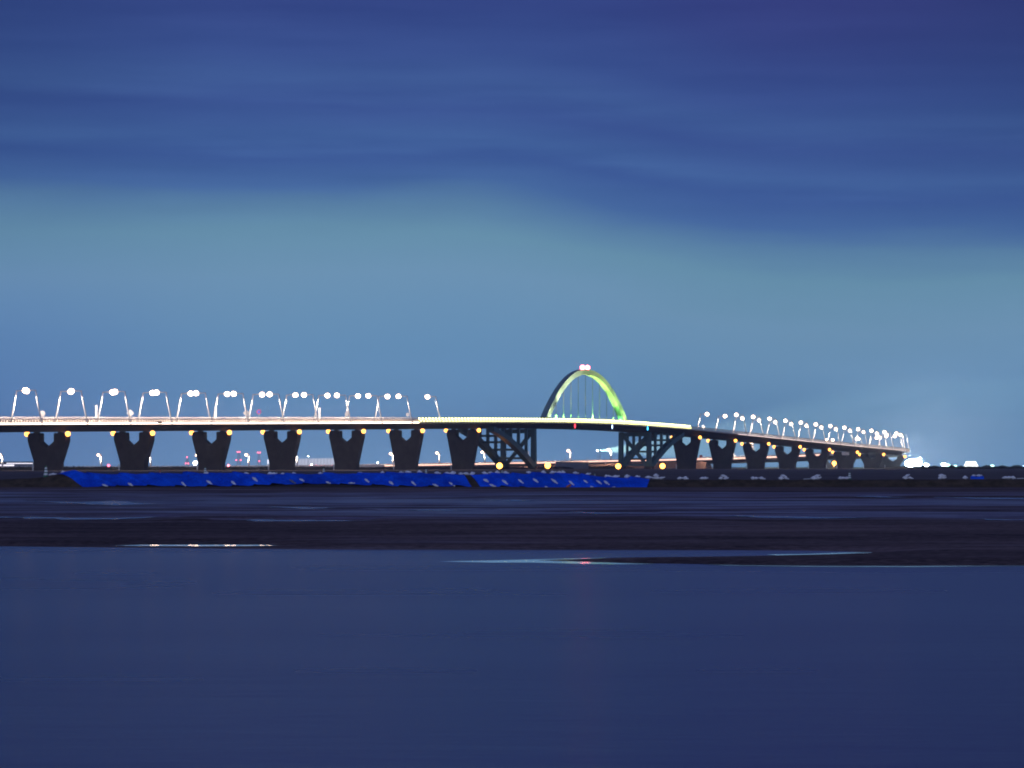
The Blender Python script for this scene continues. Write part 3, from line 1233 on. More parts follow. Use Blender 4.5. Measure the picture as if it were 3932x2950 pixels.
for i, pq in enumerate(POOLS):
    pool(pq[0], pq[1] + .002, 'pool_water', 'calm' if i < 2 else 'puddle', .15 if i < 2 else 1.6)
# sheltered calm water along the spit and the shore
CALM = [gp(x, y) for x, y in ((1700, 2157), (1900, 2153), (2060, 2149), (2200, 2146), (2420, 2143), (2640, 2142), (2640, 2146), (2500, 2150), (2500, 2166), (2380, 2167), (2250, 2166), (2050, 2161), (1900, 2161))]
CALM2 = [gp(x, y) for x, y in ((2950, 2130), (3100, 2128), (3230, 2123), (3330, 2118), (3360, 2123), (3230, 2132), (3050, 2138))]
CALM3 = [gp(x, y) for x, y in ((2700, 2166), (3100, 2168), (3500, 2170), (3932, 2168), (3932, 2174), (3500, 2178), (3100, 2177), (2800, 2173))]
for c in (CALM, CALM2, CALM3):
    pool(c, .005, 'calm_water')

# ------------------------------------------------------------------ tarpaulins on the bank


def tarp_point(pc, pt, v, lift=.10):
    """pc, pt: crest and toe columns (photo px); v 0 crest .. 1 toe"""
    pxx = pc + (pt - pc) * v
    y = DC + .5 - (DC + .5 - DT + .25) * v
    x = (pxx - CX) * y / F
    z = bank_z(x, y) + lift
    return Vector((x, y, z))


def make_tarp(c0, c1, t0, t1, label, seams):
    nU, nV = int((c1 - c0) / 5), 9
    rows = []
    for j in range(nV + 1):
        v = j / nV
        row = []
        for i in range(nU + 1):
            u = i / nU
            p = tarp_point(c0 + (c1 - c0) * u, t0 + (t1 - t0) * u, v)
            w = .09 * mnoise.noise(Vector((p.x * .55 - v * 1.2, v * 1.3, 9.0))) + .035 * mnoise.noise(Vector((p.x * 2.0 - v * 3, v * 2.5, 2.0)))
            px = c0 + (c1 - c0) * u
            for sm in seams:                       # overlapping edges of the strips
                d = px - sm
                if 0 <= d < 60:
                    w += .16 * (1 - d / 60)
            p += Vector((0, -.5 * w, w))
            if j == nV:
                p.z += .05 * mnoise.noise(Vector((p.x * 1.3, 0, 4)))
            row.append(p)
        rows.append(row)
    m = MB()
    m.grid(rows)
    o = m.build('tarpaulin', 'tarp', None, True)
    md = o.modifiers.new('thickness', 'SOLIDIFY')
    md.thickness = .02
    tag(o, label, 'tarpaulin', 'blue tarpaulins over the bank')
    return o


make_tarp(213, 1778, 335, 1812, 'long bright blue tarpaulin over the bank, left of the dark earth gap', (330, 454, 569, 700, 800, 890, 960, 1090, 1240, 1370, 1480, 1600, 1700))
make_tarp(1799, 2497, 1846, 2482, 'shorter bright blue tarpaulin over the bank, right of the dark earth gap', (1880, 1960, 2040, 2130, 2230, 2330, 2420))


# sandbags
def bag_mesh(name, lx, ly, lz, sd, mat_='bag'):
    random.seed(sd)
    m = MB()
    m.ball((0, 0, 0), lx, ly, lz, 14, 9)
    for i, v in enumerate(m.v):
        x, y, z = v
        q = 1 + .22 * mnoise.noise(Vector((x * 4, y * 4, z * 4 + sd)))
        pinch = 1 + .25 * (abs(x) / lx) ** 4
        if z < 0:
            z *= .6
        m.v[i] = (x * q * pinch, y * q, z * q * (1.1 - .3 * abs(x) / lx))
    m.tube([(lx * .95, 0, 0), (lx * 1.3, .02, .05)], [.05, .1], 6)
    return m.build(name, mat_, None, True)


bag_src = [bag_mesh('sandbag', .30, .22, .20, 11), bag_mesh('sandbag', .34, .2, .17, 23), bag_mesh('sandbag', .26, .22, .24, 37)]
long_src = [bag_mesh('sandbag', .55, .17, .13, 41), bag_mesh('sandbag', .46, .19, .14, 53)]
grey_src = bag_mesh('sandbag', .55, .16, .12, 61, 'bag_grey')
USED = set()


def place_bag(src, loc, rot, label, group):
    if src.name in USED:
        o = src.copy()
        COL.objects.link(o)
    else:
        USED.add(src.name)
        o = src
    o.location, o.rotation_euler = loc, rot
    tag(o, label, 'sandbag', group)
    return o


def bank_pt(px, py):
    """point of the bank's front seen at this pixel"""
    best = None
    for k in range(0, 160):
        y = DT - .4 + k * .022
        x = (px - CX) * y / F
        e = abs(HY + (CZ - bank_z(x, y) - .16) * F / y - py)
        if best is None or e < best[0]:
            best = (e, x, y)
    return best[1], best[2], bank_z(best[1], best[2])


SLOPE = [(402, 1868), (500, 1862), (704, 1860), (803, 1854), (896, 1856), (978, 1842), (1122, 1850), (1158, 1845), (1259, 1855), (1349, 1858), (1408, 1847), (1501, 1856),
         (1587, 1857), (1670, 1866), (1734, 1861), (1865, 1847), (1938, 1853), (1998, 1850), (2056, 1847), (2128, 1849), (2193, 1856), (2247, 1851), (2277, 1876),
         (2299, 1853), (2328, 1856), (2358, 1879), (1890, 1868), (2100, 1878)]
sl = sorted(SLOPE)
for i, (px, py) in enumerate(sl):
    x, y, z = bank_pt(px, py)
    left = px < 1800
    n_ = [p for p in sl if (p[0] < 1800) == left].index((px, py))
    if px == 1122:
        src, lab = grey_src, 'dull grey sandbag on the blue tarp slope, the only grey one'
    else:
        src = long_src[i % 2]
        lab = 'white sandbag on the slope of the %s blue tarp, %s from its left edge' % ('long' if left else 'shorter', nth(n_))
    dd = Vector((.62 + random.uniform(-.12, .12), -1.0, 0))
    e_ = dd.normalized() * .3
    dz = bank_z(x + e_.x, y + e_.y) - bank_z(x - e_.x, y - e_.y)
    dv = Vector((e_.x * 2, e_.y * 2, dz))
    place_bag(src, (x, y - .08, z + .2), dv.to_track_quat('X', 'Z').to_euler(), lab, 'sandbags on the tarp slope').scale = (random.uniform(.7, 1.1), random.uniform(.8, 1.2), random.uniform(.8, 1.2))
CREB = [194, 205, 241, 795, 945, 1036, 1053, 1086, 1127, 1230, 1380, 1468, 1540, 1565, 1611, 1679, 1716, 1738, 1770, 1791, 1813, 1861, 1884, 1909, 1942, 2032, 2086, 2122,
        2149, 2162, 2210, 2257, 2328, 2338, 2363, 2407, 2446, 2490]
for i, px in enumerate(CREB):
    big = px > 1550
    x = (px - CX) * (DC + .6) / F
    z = bank_z(x, DC + .6)
    if px < 260:
        lab = 'pale sandbag on the top left corner of the long blue tarp, %s of three' % nth(i)
    else:
        lab = 'white sandbag on the crest of the bank above the blue tarps, %s from the left' % nth(i - 3)
    sx = random.uniform(.85, 1.15) * (1 if big else .8)
    o = place_bag(bag_src[i % 3], (x, DC + .6, z + .22 - (0 if big else .06)), (random.uniform(-.2, .2), random.uniform(-.2, .2), random.uniform(-.6, .6)), lab, 'sandbags on the bank crest')
    o.scale = (sx, sx, sx)
RB = [(2513, 0), (2524, 0), (2518, 1), (2541, 0), (2611, 0), (2632, 0), (2698, 0), (2708, 0), (2768, 0), (2778, 1), (2787, 0), (2890, 0), (2903, 0), (2925, 0), (2999, 0), (3008, 1), (3018, 0),
      (3124, 0), (3137, 1), (3141, 0), (3226, 0), (3236, 0), (3253, 0), (3475, 0), (3484, 1), (3495, 0), (3610, 0), (3616, 1), (3624, 0), (3705, 0), (3861, 0), (3875, 0), (3889, 0)]
for i, (px, up) in enumerate(RB):
    D = DC + .8
    x = (px - CX) * D / F
    z = bank_z(x, D) + .16 + up * .27
    o = place_bag(bag_src[(i * 2 + 1) % 3], (x, D, z), (random.uniform(-.2, .2), random.uniform(-.25, .25), random.uniform(-.8, .8)),
                  'white sandbag on the bare bank crest right of the tarps, %s from the left' % nth(i), 'sandbags on the bare bank right of the tarps')
    q = random.uniform(.85, 1.1)
    o.scale = (q, q, q)
# orange sack on the slope
x, y, z = bank_pt(2184, 1868)
m = MB()
m.ball((0, 0, 0), .42, .14, .13, 14, 9)
for i, v in enumerate(m.v):
    q = 1 + .25 * mnoise.noise(Vector((v[0] * 4, v[1] * 4, v[2] * 4 + 2)))
    m.v[i] = (v[0] * q, v[1] * q * (1 - .5 * max(0, -v[0]) / .42), v[2] * q)
o = m.build('sack', 'orange_sack', None, True)
o.location, o.rotation_euler = (x, y - .1, z + .2), (R(-16), R(-25), R(40))
tag(o, 'orange sack lying on the shorter blue tarp below a white sandbag', 'sack')
# folded blue tarp with bags at the far right
D = DC + 1.0
c = at(3752, 1838, D)
m = MB()
rings = []
for k in range(9):
    a = k / 8
    hgt = .22 + .05 * math.sin(a * 9)
    xx = (a - .5) * 1.45
    rings.append([(xx, -.4, -.05), (xx, -.33, hgt), (xx, .3, hgt + .03), (xx, .4, -.05)])
m.loft(rings)
o = m.build('folded_tarpaulin', 'tarp')
o.location = (c.x, D, bank_z(c.x, D) + .08)
tag(o, 'small folded blue tarp with two sandbags on it on the far right of the bank', 'tarpaulin')
for i, px in enumerate((3739, 3759)):
    x = (px - CX) * D / F
    place_bag(bag_src[i], (x, D, bank_z(x, D) + .42), (0, 0, .4 * i), '%s of two pale sandbags on the small folded blue tarp' % ('left', 'right')[i], 'sandbags on the folded tarp')
# long pale pipes lying on the crest
for px, w, lab in ((3104, 1.1, 'thin pale pipe lying on the bank crest right of the piers'), (3918, .8, 'thin pale pipe lying on the bank crest at the right edge')):
    D = DC + .6
    x = (px - CX) * D / F
    m = MB()
    m.tube([(-w / 2, 0, 0), (w / 2, 0, .02)], .035, 8)
    o = m.build('pipe', 'white_paint')
    o.location = (x, D, bank_z(x, D) + .09)
    tag(o, lab, 'pipe')

# striped cones
CONE0 = None
CONES = [(176, 1788, 1830, 'tallest green and white striped cone, left of the blue tarp'),
         (788, 1793, 1826, 'striped cone on the crest between the third and fourth piers from the left'),
         (1243, 1796, 1824, 'striped cone on the crest just left of the fifth pier'),
         (1636, 1800, 1822, 'striped cone on the crest between the sixth and seventh piers'),
         (1928, 1804, 1822, 'striped cone below the leftmost big amber lamp'),
         (2159, 1802, 1822, 'striped cone standing among sandbags below the arch'),
         (2284, 1818, 1834, 'short striped cone right of the sandbags below the arch'),
         (3262, 1812, 1841, 'striped cone on the bare bank at the far right of the piers')]


def make_cone(label):
    t = thing('traffic_cone', label, 'traffic cone', (0, 0, 0), 0, 'striped cones along the bank')
    rad = lambda z: .15 * (1 - z) + .075
    m = MB()
    m.box(-.24, .24, -.24, .24, 0, .05)
    m.build('base', 'green_paint', t)
    m = MB()
    m.tube([(0, 0, .05), (0, 0, 1.0)], [rad(0.05), rad(1.0)], 14)
    m.build('body', 'green_paint', t, False)
    for z0, z1 in ((.16, .34), (.44, .61), (.70, .84)):
        m = MB()
        m.tube([(0, 0, z0), (0, 0, z1)], [rad(z0) + .012, rad(z1) + .012], 14)
        m.build('stripe', 'white_paint', t, False)
    return t


for px, y0, y1, lab in CONES:
    D = DC + 1.6
    x = (px - CX) * D / F
    zb = bank_z(x, D) + .02
    zt = CZ + (HY - y0) * D / F
    sc = max(.4, zt - zb)
    if CONE0 is None:
        CONE0 = make_cone(lab)
        CONE0.location, CONE0.scale = (x, D, zb), (sc * .9, sc * .9, sc)
    else:
        o = dup(CONE0, (x, D, zb), .3, lab)
        o.scale = (sc * 1.0, sc * 1.0, sc)
# marker post
x = (615 - CX) * (DC + 1.5) / F
mp_ = thing('marker_post', 'thin marker post with a red top on the crest behind the blue tarp', 'marker post', (x, DC + 1.5, bank_z(x, DC + 1.5)))
hh = CZ + (HY - 1805) * (DC + 1.5) / F - bank_z(x, DC + 1.5)
m = MB()
m.tube([(0, 0, -.1), (0, 0, hh * .5)], .045, 8)
m.build('post', 'white_paint', mp_)
m = MB()
m.tube([(0, 0, hh * .5), (-.02, 0, hh)], .045, 8)
m.build('top', 'red_paint', mp_)

# ------------------------------------------------------------------ scrub


def scrub(name, pts, hgt, dep, seed, n_leaf):
    """low thicket along a line of plan points: a bumpy core of many small leaf faces"""
    rnd = random.Random(seed)
    m = MB()
    L = [(Vector(a), Vector(b)) for a, b in zip(pts, pts[1:])]
    lens = [(b - a).length for a, b in L]
    T = sum(lens)
    rings = []
    nseg = int(T / 5)
    for k in range(nseg + 1):
        d = T * k / nseg
        j = 0
        while j < len(L) - 1 and d > lens[j]:
            d -= lens[j]
            j += 1
        a, b = L[j]
        p = a + (b - a) * min(1, d / lens[j])
        dirn = (b - a).normalized()
        nn = Vector((-dirn.y, dirn.x))
        h = hgt * (.8 + .35 * mnoise.noise(Vector((p.x * .06, p.y * .06, seed))) + .12 * mnoise.noise(Vector((p.x * .3, p.y * .3, seed))))
        rings.append([Vector((p.x + nn.x * w * dep, p.y + nn.y * w * dep, GZ - .1 + z * h)) for w, z in ((-1, 0), (-.9, .45), (-.55, .8), (0, .95), (.55, .8), (.9, .45), (1, 0))])
    m.loft(rings, caps=False, closed=False)
    for i in range(n_leaf):
        q = rnd.random() * T
        j = 0
        while j < len(L) - 1 and q > lens[j]:
            q -= lens[j]
            j += 1
        a, b = L[j]
        p = a + (b - a) * (q / lens[j])
        dirn = (b - a).normalized()
        nn = Vector((-dirn.y, dirn.x))
        w = rnd.uniform(-1, 1)
        h = hgt * (.8 + .35 * mnoise.noise(Vector((p.x * .06, p.y * .06, seed))) + .12 * mnoise.noise(Vector((p.x * .3, p.y * .3, seed))))
        z = GZ + h * (1 - .5 * w * w) * (rnd.random() ** .35) * 1.08
        c = Vector((p.x + nn.x * w * dep, p.y + nn.y * w * dep, z))
        sz = rnd.uniform(.18, .42)
        e1 = Vector((rnd.uniform(-1, 1), rnd.uniform(-1, 1), rnd.uniform(-1, 1))).normalized() * sz
        e2 = e1.cross(Vector((rnd.uniform(-1, 1), rnd.uniform(-1, 1), rnd.uniform(-1, 1)))).normalized() * sz * .7
        m.add([c - e1, c + e2, c + e1, c - e2], [(0, 1, 2, 3)])
    o = m.build(name, 'scrub')
    o['kind'] = 'stuff'
    return o


scrub('scrub', [(-420, 1300), (-240, 1400), (-150, 1560), (-75, 1740), (-40, 1850), (20, 1960), (70, 2100)], 1.75, 7, 3, 9000)
scrub('undergrowth', [(262, 2330), (300, 2200), (360, 2080), (470, 1950)], 1.9, 8, 8, 5000)

# single bushes on the right of the skyline
for i, (px, hb, wb) in enumerate(((3590, 2.2, 3.6), (3655, 2.6, 3), (3690, 2.0, 3), (3790, 2.5, 5), (3850, 2.3, 5), (3905, 2.6, 6), (3540, 1.9, 3))):
    D = 2150
    c = at(px, HY, D)
    rnd = random.Random(50 + i)
    bt = thing('bush', 'dark low bush on the right skyline, %s from the left' % nth(sorted((3590, 3655, 3690, 3790, 3850, 3905, 3540)).index(px)), 'bush', (c.x, D, GZ), 0, 'bushes on the right skyline')
    m = MB()
    for k in range(3):
        a = 2.1 * k
        m.tube([(0, 0, -.1), (.3 * math.cos(a), .3 * math.sin(a), hb * .4), (.8 * math.cos(a), .8 * math.sin(a), hb * .7)], [.12, .08, .03], 5)
    m.build('stem', 'scrub', bt)
    m = MB()
    for k in range(700):
        th, rr, zz = rnd.uniform(0, 6.283), rnd.random() ** .5, rnd.random()
        c3 = Vector((math.cos(th) * rr * wb * (1 - .5 * zz * zz), math.sin(th) * rr * 2.5, hb * (zz * (1.05 - .35 * rr))))
        sz = rnd.uniform(.15, .38)
        e1 = Vector((rnd.uniform(-1, 1), rnd.uniform(-1, 1), rnd.uniform(-1, 1))).normalized() * sz
        e2 = e1.cross(Vector((rnd.uniform(-1, 1), rnd.uniform(-1, 1), rnd.uniform(-1, 1)))).normalized() * sz * .7
        m.add([c3 - e1, c3 + e2, c3 + e1, c3 - e2], [(0, 1, 2, 3)])
    m.build('foliage', 'scrub', bt)

# ------------------------------------------------------------------ far buildings and lights
# long low building at the left edge
D = 2650
c0, c1 = at(-260, HY, D), at(128, HY, D)
lb = thing('warehouse', 'long low warehouse with lit bands behind the leftmost pier', 'warehouse', ((c0.x + c1.x) / 2, D, GZ))
hw = (c1.x - c0.x) / 2
m = MB()
m.box(-hw, hw, 0, 24, -.2, 4.6)
m.build('wall', 'container', lb)
m = MB()
m.loft([[(x, -.8, 4.61), (x, 12, 5.2), (x, 24.8, 4.61)] for x in (-hw - .6, hw + .6)])
m.build('roof', 'dark_metal', lb)
m = MB()
m.box(-hw + .4, hw - 15, -.16, -.01, 1.6, 2.9)
m.build('window', 'lit_strip', lb)
m = MB()
m.box(hw - 21, hw - .3, -.16, -.01, 3.5, 4.2)
m.build('window', 'lit_strip', lb)

# big hall with translucent lit walls
D = 3000
c0, c1 = at(1120, HY, D), at(1345, HY, D)
hl = thing('hall', 'large pale hall with glowing translucent walls between two piers', 'hall', ((c0.x + c1.x) / 2, D, GZ))
hw = (c1.x - c0.x) / 2
m = MB()
rt = lambda x: 8.3 + .6 * (x + hw) / (2 * hw)
for k in range(18):
    xa, xb = -hw + 2 * hw * k / 18, -hw + 2 * hw * (k + 1) / 18 - .3
    m.hexa([(xa, 0, -.2), (xb, 0, -.2), (xb, .3, -.2), (xa, .3, -.2), (xa, 0, rt(xa)), (xb, 0, rt(xb)), (xb, .3, rt(xb)), (xa, .3, rt(xa))])
m.build('wall', 'lit_glass', hl)
m = MB()
m.hexa([(-hw, .31, -.2), (hw, .31, -.2), (hw, 30, -.2), (-hw, 30, -.2), (-hw, .31, 8.0), (hw, .31, 8.5), (hw, 30, 8.5), (-hw, 30, 8.0)])
m.build('hall_body', 'far_wall', hl)
for k, px in enumerate((1191, 1203, 1214, 1222, 1233, 1246, 1256, 1265, 1275, 1282)):
    c = at(px, 1787.5 - (k % 3) * .6, 2700)
    t = thing('brake_light', 'tiny red light in the row below the pale hall, %s from left' % nth(k), 'red light', (c.x, c.y, GZ), 0, 'row of red lights below the hall')
    m = MB()
    m.tube([(0, 0, -.2), (0, 0, c.z - GZ)], .08, 5)
    m.build('post', 'dark_metal', t)
    m = MB()
    m.ball((0, -.1, c.z - GZ), .32, .2, .32, 8, 6)
    m.build('lens', 'red_small', t)

# masts with red lights
for nm, px, tops, base, lab in (('lattice_mast', 719, ((719, 1756), (714, 1780), (724, 1780)), 1760, 'short lattice mast with three red lights left of the third pier'),
                                ('lattice_mast', 917, ((913, 1736), (921, 1736), (908, 1767), (925, 1767)), 1740, 'tall lattice mast with four red lights right of the third pier'),
                                ('lattice_mast', 995, ((991, 1738), (999, 1738), (996, 1771)), 1742, 'lattice mast with three red lights left of the fourth pier')):
    D = 3900
    c = at(px, base, D)
    H = c.z - GZ
    t = thing(nm, lab, 'mast', (c.x, D, GZ), 0, 'masts with red lights')
    m = MB()
    for sx, sy in ((-1, -1), (1, -1), (1, 1), (-1, 1)):
        m.tube([(sx * 2.2, sy * 2.2, -.2), (sx * .8, sy * .8, H)], .16, 5)
    for k in range(6):
        z0, z1 = H * k / 6, H * (k + 1) / 6
        w0, w1 = 2.2 - 1.4 * k / 6, 2.2 - 1.4 * (k + 1) / 6
        for (ax, ay, bx, by) in ((-1, -1, 1, -1), (1, -1, 1, 1), (1, 1, -1, 1), (-1, 1, -1, -1)):
            m.tube([(ax * w0, ay * w0, z0), (bx * w1, by * w1, z1)], .1, 4)
            m.tube([(ax * w1, ay * w1, z1), (bx * w1, by * w1, z1)], .1, 4)
    m.build('frame', 'galv', t)
    for (lx, ly) in tops:
        q = at(lx, ly, D)
        m = MB()
        m.ball((q.x - c.x, -2.4, q.z - GZ), .7, .5, .7, 10, 6)
        m.build('warning_light', 'red_small', t)

# small separate lamps far off
for px, py, D, mt, r, lab in ((417, 1788, 2300, 'red_small', .9, 'red lamp on a post between the first and second piers'),
                              (877, 1788, 2300, 'red_lamp', .6, 'bright red lamp on a post at the right foot of the third pier'),
                              (750, 1779, 2800, 'white_light', 1.7, 'bright bluish white lamp left of the third pier base'),
                              (1029, 1776, 2800, 'lit_strip', 1.1, 'upright white lit lamp beside the fourth pier'),
                              (567, 1787, 2900, 'green_light', .45, 'tiny greenish lamp low beside the second pier'),
                              (1196, 1785, 2700, 'white_light', .5, 'tiny white lamp at the foot of the pale hall'),
                              (1184, 1752, 2800, 'white_light', .42, 'small white lamp above the pale hall'),
                              (1450, 1777, 2800, 'white_light', .5, 'small white lamp between the fifth and sixth piers')):
    c = at(px, py, D)
    t = thing('lamp_post', lab, 'lamp post', (c.x, D, GZ), 0, 'far lamps beyond the bridge')
    m = MB()
    m.tube([(0, 0, -.2), (0, 0, c.z - GZ - r * .5)], .1, 6)
    m.build('post', 'galv', t)
    m = MB()
    if 'upright' in lab:
        m.box(-.5, .5, -.3, .3, c.z - GZ - 2.6, c.z - GZ + 2.4)
    else:
        m.ball((0, 0, c.z - GZ), r, r, r, 10, 8)
    m.build('bulb', mt, t, 'upright' not in lab)

# containers below the arch
D = 1985
c0, c1, c2 = at(2134, HY, D), at(2242, HY, D), at(2260, HY, D)
top = CZ + (HY - 1773.5) * D / F - GZ
for xa, xb, lab, sh in ((c0.x, c1.x - .2, 'long grey site container under the arch, the larger of two', 0), (c1.x, c2.x, 'short grey site container under the arch, the smaller of two', -.12)):
    w = xb - xa
    t = thing('container', lab, 'container', ((xa + xb) / 2, D, GZ), 0, 'grey containers under the arch')
    m = MB()
    nr = max(4, int(w / .7))
    top_ = top + sh
    prof = []
    for k in range(nr):
        x0, x1 = -w / 2 + w * k / nr, -w / 2 + w * (k + 1) / nr
        prof += [(x0, 0), (x0 + (x1 - x0) * .45, 0), (x0 + (x1 - x0) * .55, .12), (x1 - .02, .12)]
    ring = prof + [(w / 2, 5), (-w / 2, 5)]
    m.loft([[(x, y, z) for x, y in ring] for z in (.1, top_ - .15)])
    m.build('body', 'container', t)
    m = MB()
    m.box(-w / 2 - .08, w / 2 + .08, -.1, 5.1, top_ - .14, top_)
    m.build('roof', 'dark_metal', t)
    m = MB()
    m.box(-w / 2 + .1, w / 2 - .1, .2, 4.8, -.2, .09)
    m.build('skid', 'dark_metal', t)
# short pale posts behind the containers
for i, px in enumerate((2171, 2256, 2325)):
    D = 2560
    c = at(px, 1761, D)
    m = MB()
    m.tube([(0, 0, -.5), (0, 0, c.z - 4.5)], .28, 8)
    m.tube([(0, 0, c.z - 4.5), (0, 0, c.z - 4.3)], [.36, .36], 8)
    o = m.build('bollard', 'white_paint')
    o.location = (c.x, D, 4.5)
    tag(o, 'short pale post behind the containers under the arch, %s of three from the left' % nth(i), 'post', 'pale posts by the ramp')
# plain red signboard near the ramp
c = at(2691, 1752, 2600)
t = thing('signboard', 'dull red signboard on two legs right of the right tower', 'signboard', (c.x, 2600, 5.0))
m = MB()
for sx in (-.6, .6):
    m.tube([(sx, .1, 0), (sx, .1, c.z - 5)], .1, 6)
m.build('leg', 'galv', t)
m = MB()
m.box(-1.1, 1.1, -.06, .04, c.z - 6.0, c.z - 4.1)
m.build('board', 'red_paint', t)

# beacon tower with searchlight
D = 2900
c = at(2294, 1731, D)
bt = thing('beacon_tower', 'beacon tower with a bluish searchlight throwing a pale green beam to the right', 'beacon tower', (c.x, D, GZ))
H = c.z - GZ
m = MB()
for sx in (.3, 2.2):
    m.tube([(sx, 0, -.2), (sx, 0, H - 1.0)], .22, 6)
for k in range(5):
    m.tube([(.3, 0, H * k / 5), (2.2, 0, H * (k + .7) / 5)], .08, 4)
m.build('frame', 'galv', bt)
m = MB()
m.box(-.4, 2.7, -.8, .8, H - 1.0, H - .7)
m.build('platform', 'galv', bt)
m = MB()
m.ball((0, -.3, H), .75, .5, .6, 10, 8)
m.build('lens', 'white_light', bt, True)
so = spot('beacon_beam', (c.x + .9, D, c.z), (c.x + 30, D - 3, c.z + 1.8), 2.6e8, (.62, 1.0, .74), R(24), .5, .15)

# lights and lit sheds at the right horizon
for px, py, D, mt, rx, rz, lab in ((3508, 1780, 2605, 'flood_white', 6.4, 3.3, 'blinding white floodlight just right of the end of the bridge'),
                                   (3533, 1761, 2640, 'white_light', .9, .9, 'small white light above and right of the blinding floodlight'),
                                   (3488, 1786, 2630, 'white_light', 1.6, 1.2, 'white light close left of the blinding floodlight'),
                                   (3528, 1785, 2650, 'white_light', 2.0, 1.6, 'wide white light close right of the blinding floodlight'),
                                   (3558, 1786, 2660, 'white_light', 1.8, 1.3, 'low white light right of the blinding floodlight'),
                                   (3624, 1784, 2700, 'white_light', 2.0, 1.4, 'oval white light left of the glowing shed'),
                                   (3640, 1787, 2700, 'green_light', 1.8, 1.2, 'greenish white light left of the glowing shed'),
                                   (3668, 1790, 2700, 'green_light', 1.5, .8, 'small flat greenish light next to the glowing shed'),
                                   (3810, 1789, 2750, 'green_light', 1.6, .7, 'faint green light right of the glowing shed'),
                                   (3930, 1790, 2750, 'nav_white', .5, .5, 'tiny bluish light at the far right skyline')):
    c = at(px, py, D)
    t = thing('yard_light', lab, 'light', (c.x, D, GZ), 0, 'lights on the right horizon')
    m = MB()
    m.tube([(0, .5, -.2), (0, .5, c.z - GZ)], .14, 6)
    m.build('post', 'galv', t)
    m = MB()
    m.ball((0, 0, c.z - GZ), rx, .6, rz, 12, 8)
    m.build('lens', mt, t, True)
D = 2700
c = at(3732, HY, D)
sh = thing('shed', 'glowing white shed with a flat tapered roof on the right horizon', 'shed', (c.x, D, GZ))
m = MB()
m.loft([[(a * w + ox, b * dd, z) for a, b in ((-1, 0), (1, 0), (1, 1), (-1, 1))] for w, ox, dd, z in ((6.4, .4, 10, -.2), (5.2, 0, 10, 1.5), (3.5, -.2, 10, 5.0), (3.1, -.2, 10, 5.5))])
m.build('roof', 'lit_dome', sh)
m = MB()
m.box(-7, 7.4, -.3, -.1, -.2, .6)
m.build('wall', 'container', sh)

# ------------------------------------------------------------------ air
hz = MB()
hz.box(-1700, 1700, -80, 5600, -1.5, 75)
haze = hz.build('haze', 'dark_metal')
haze['kind'] = 'stuff'
mt = bpy.data.materials.new('haze air')
mt.use_nodes = True
g = NT(mt.node_tree)
out = g.n('ShaderNodeOutputMaterial')
pv = g.n('ShaderNodeVolumePrincipled')
pv.inputs['Color'].default_value = (.85, .88, 1.0, 1)
pv.inputs['Density'].default_value = 9.0e-5
pv.inputs['Anisotropy'].default_value = .7
g.put(out.inputs['Volume'], pv.outputs[0])
haze.data.materials.clear()
haze.data.materials.append(mt)

# ------------------------------------------------------------------ dusk sky
w = bpy.data.worlds.new('World')
SC.world = w
w.use_nodes = True
g = NT(w.node_tree)
tc = g.n('ShaderNodeTexCoord')
sp = g.n('ShaderNodeSeparateXYZ')
g.put(sp.inputs[0], tc.outputs['Generated'])
x, y, z = sp.outputs
az = g.m('ARCTAN2', x, y)
el = g.m('ARCSINE', z)
v1 = g.noise(g.vec(g.m('MULTIPLY', az, 9), g.m('MULTIPLY', el, 45), 3.7), 1.0, 3, .5)
v2 = g.noise(g.vec(g.m('MULTIPLY', az, 14), g.m('MULTIPLY', el, 190), 1.3), 1.0, 4, .55)
v3 = g.noise(g.vec(g.m('MULTIPLY', az, 5), g.m('MULTIPLY', el, 14), 8.1), 1.0, 2, .5)
warp = g.m('ADD', g.m('MULTIPLY', g.m('SUBTRACT', v1, .5), .010), g.m('MULTIPLY', g.m('SUBTRACT', v2, .5), .007))
tilt = g.m('ADD', .0015, g.m('MULTIPLY', g.smooth(az, -.02, .085), .0145))
e2 = g.m('ADD', g.m('ADD', g.m('ADD', el, warp), tilt), 0.0)
fac = g.m('DIVIDE', e2, .30)
ST = [(-.2, 120, 152, 204), (.0, 124, 168, 216), (.05, 111, 156, 204), (.12, 106, 150, 191), (.19, 112, 152, 185), (.235, 104, 147, 175), (.262, 90, 130, 168), (.285, 70, 105, 161), (.31, 61, 91, 153),
      (.33, 66, 98, 157), (.36, 59, 85, 148), (.385, 62, 90, 150), (.41, 57, 81, 144), (.47, 50, 68, 132), (.62, 44, 55, 124), (1.0, 35, 42, 106)]
colr = g.ramp(fac, [(max(0, p), srgb(a, b, c)) for p, a, b, c in ST[1:]], 'LINEAR')
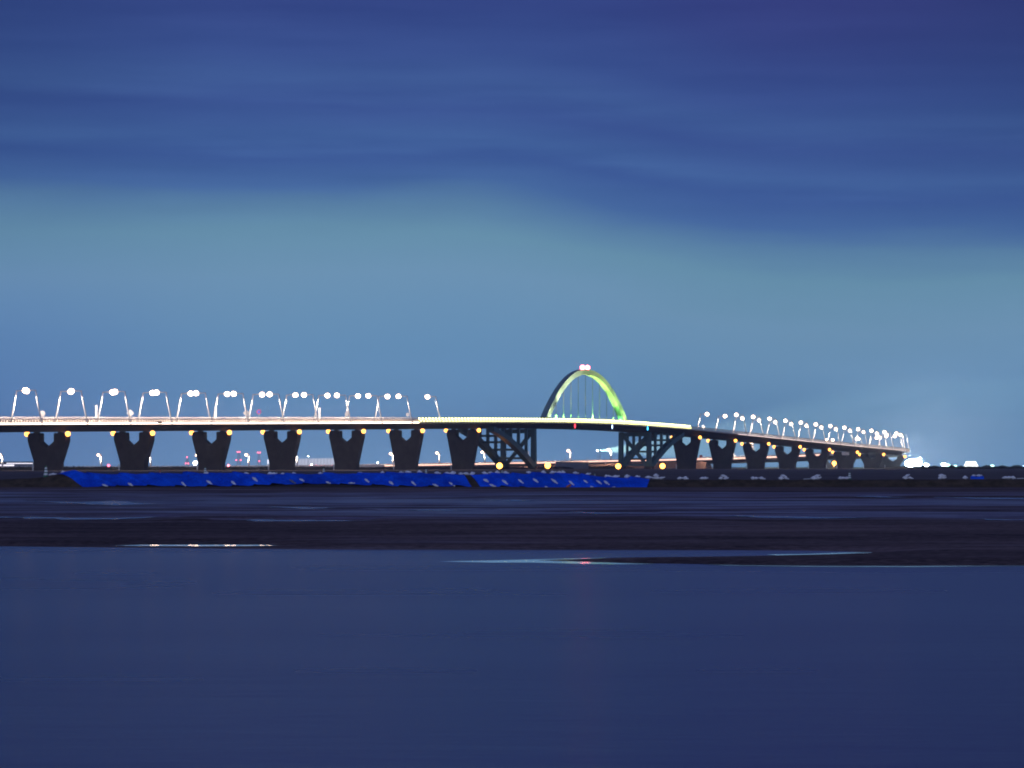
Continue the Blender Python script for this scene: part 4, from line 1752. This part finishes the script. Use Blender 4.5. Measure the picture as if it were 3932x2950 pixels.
# cloud streaks and uneven tint
streak = g.m('MULTIPLY', g.m('SUBTRACT', v2, .5), g.smooth(el, .055, .085))
colr = g.mix(1.0, colr, g.vec(*[g.m('ADD', 1.0, g.m('MULTIPLY', streak, k)) for k in (.55, .5, .3)]), 'MULTIPLY')
left = g.m('MULTIPLY', g.smooth(az, -.06, -.17), g.m('SUBTRACT', 1, g.smooth(el, .02, .085)))
colr = g.mix(g.m('MULTIPLY', left, .45), colr, srgb(76, 108, 176))
mag = g.m('MULTIPLY', g.smooth(g.m('ADD', az, g.m('MULTIPLY', g.m('SUBTRACT', v3, .5), .3)), .02, .16), g.smooth(el, .10, .15))
colr = g.mix(g.m('MULTIPLY', mag, .35), colr, srgb(66, 56, 120))
corner = g.m('MULTIPLY', g.smooth(g.m('ABSOLUTE', az), .07, .17), g.smooth(el, .04, .14))
colr = g.mix(g.m('MULTIPLY', corner, .4), colr, srgb(26, 52, 100))
# brighter sky added behind the camera to light the bank and tarpaulins
back_fill = g.m('MULTIPLY', g.smooth(y, .15, -.6), g.m('SUBTRACT', 1, g.smooth(z, .15, .75)))
colr = g.mix(g.m('MULTIPLY', back_fill, .9), colr, (.62, .76, 1.15, 1))
sky = g.n('ShaderNodeTexSky', sky_type='NISHITA')
sky.sun_disc = False
sky.sun_elevation = R(-3)
sky.sun_rotation = R(180)
bg = g.n('ShaderNodeBackground')
g.put(bg.inputs[0], colr)
bg.inputs[1].default_value = 1.0
bg2 = g.n('ShaderNodeBackground')
g.put(bg2.inputs[0], sky.outputs[0])
bg2.inputs[1].default_value = .05
ad = g.n('ShaderNodeAddShader')
g.put(ad.inputs[0], bg.outputs[0])
g.put(ad.inputs[1], bg2.outputs[0])
wo = g.n('ShaderNodeOutputWorld')
g.put(wo.inputs[0], ad.outputs[0])

# ------------------------------------------------------------------ camera and render settings
cd = bpy.data.cameras.new('camera')
cam = bpy.data.objects.new('camera', cd)
COL.objects.link(cam)
cam.location = (0, 0, CZ)
cam.rotation_euler = (R(90), 0, 0)
cd.sensor_width = 36
cd.sensor_fit = 'HORIZONTAL'
cd.lens = 36 * F / 3932
cd.shift_y = (HY - 1475) / 3932
cd.clip_start, cd.clip_end = .5, 20000
SC.camera = cam
SC.view_settings.view_transform = 'Standard'
SC.view_settings.look = 'None'
SC.view_settings.exposure = 0
SC.view_settings.gamma = 1
cy = SC.cycles
cy.use_denoising = True
cy.max_bounces = 5
cy.diffuse_bounces = 2
cy.glossy_bounces = 3
cy.volume_bounces = 0
cy.transparent_max_bounces = 4
cy.sample_clamp_indirect = 4
cy.sample_clamp_direct = 0
cy.pixel_filter_type = 'BLACKMAN_HARRIS'
cy.filter_width = 1.9
cy.caustics_reflective = False
cy.caustics_refractive = False
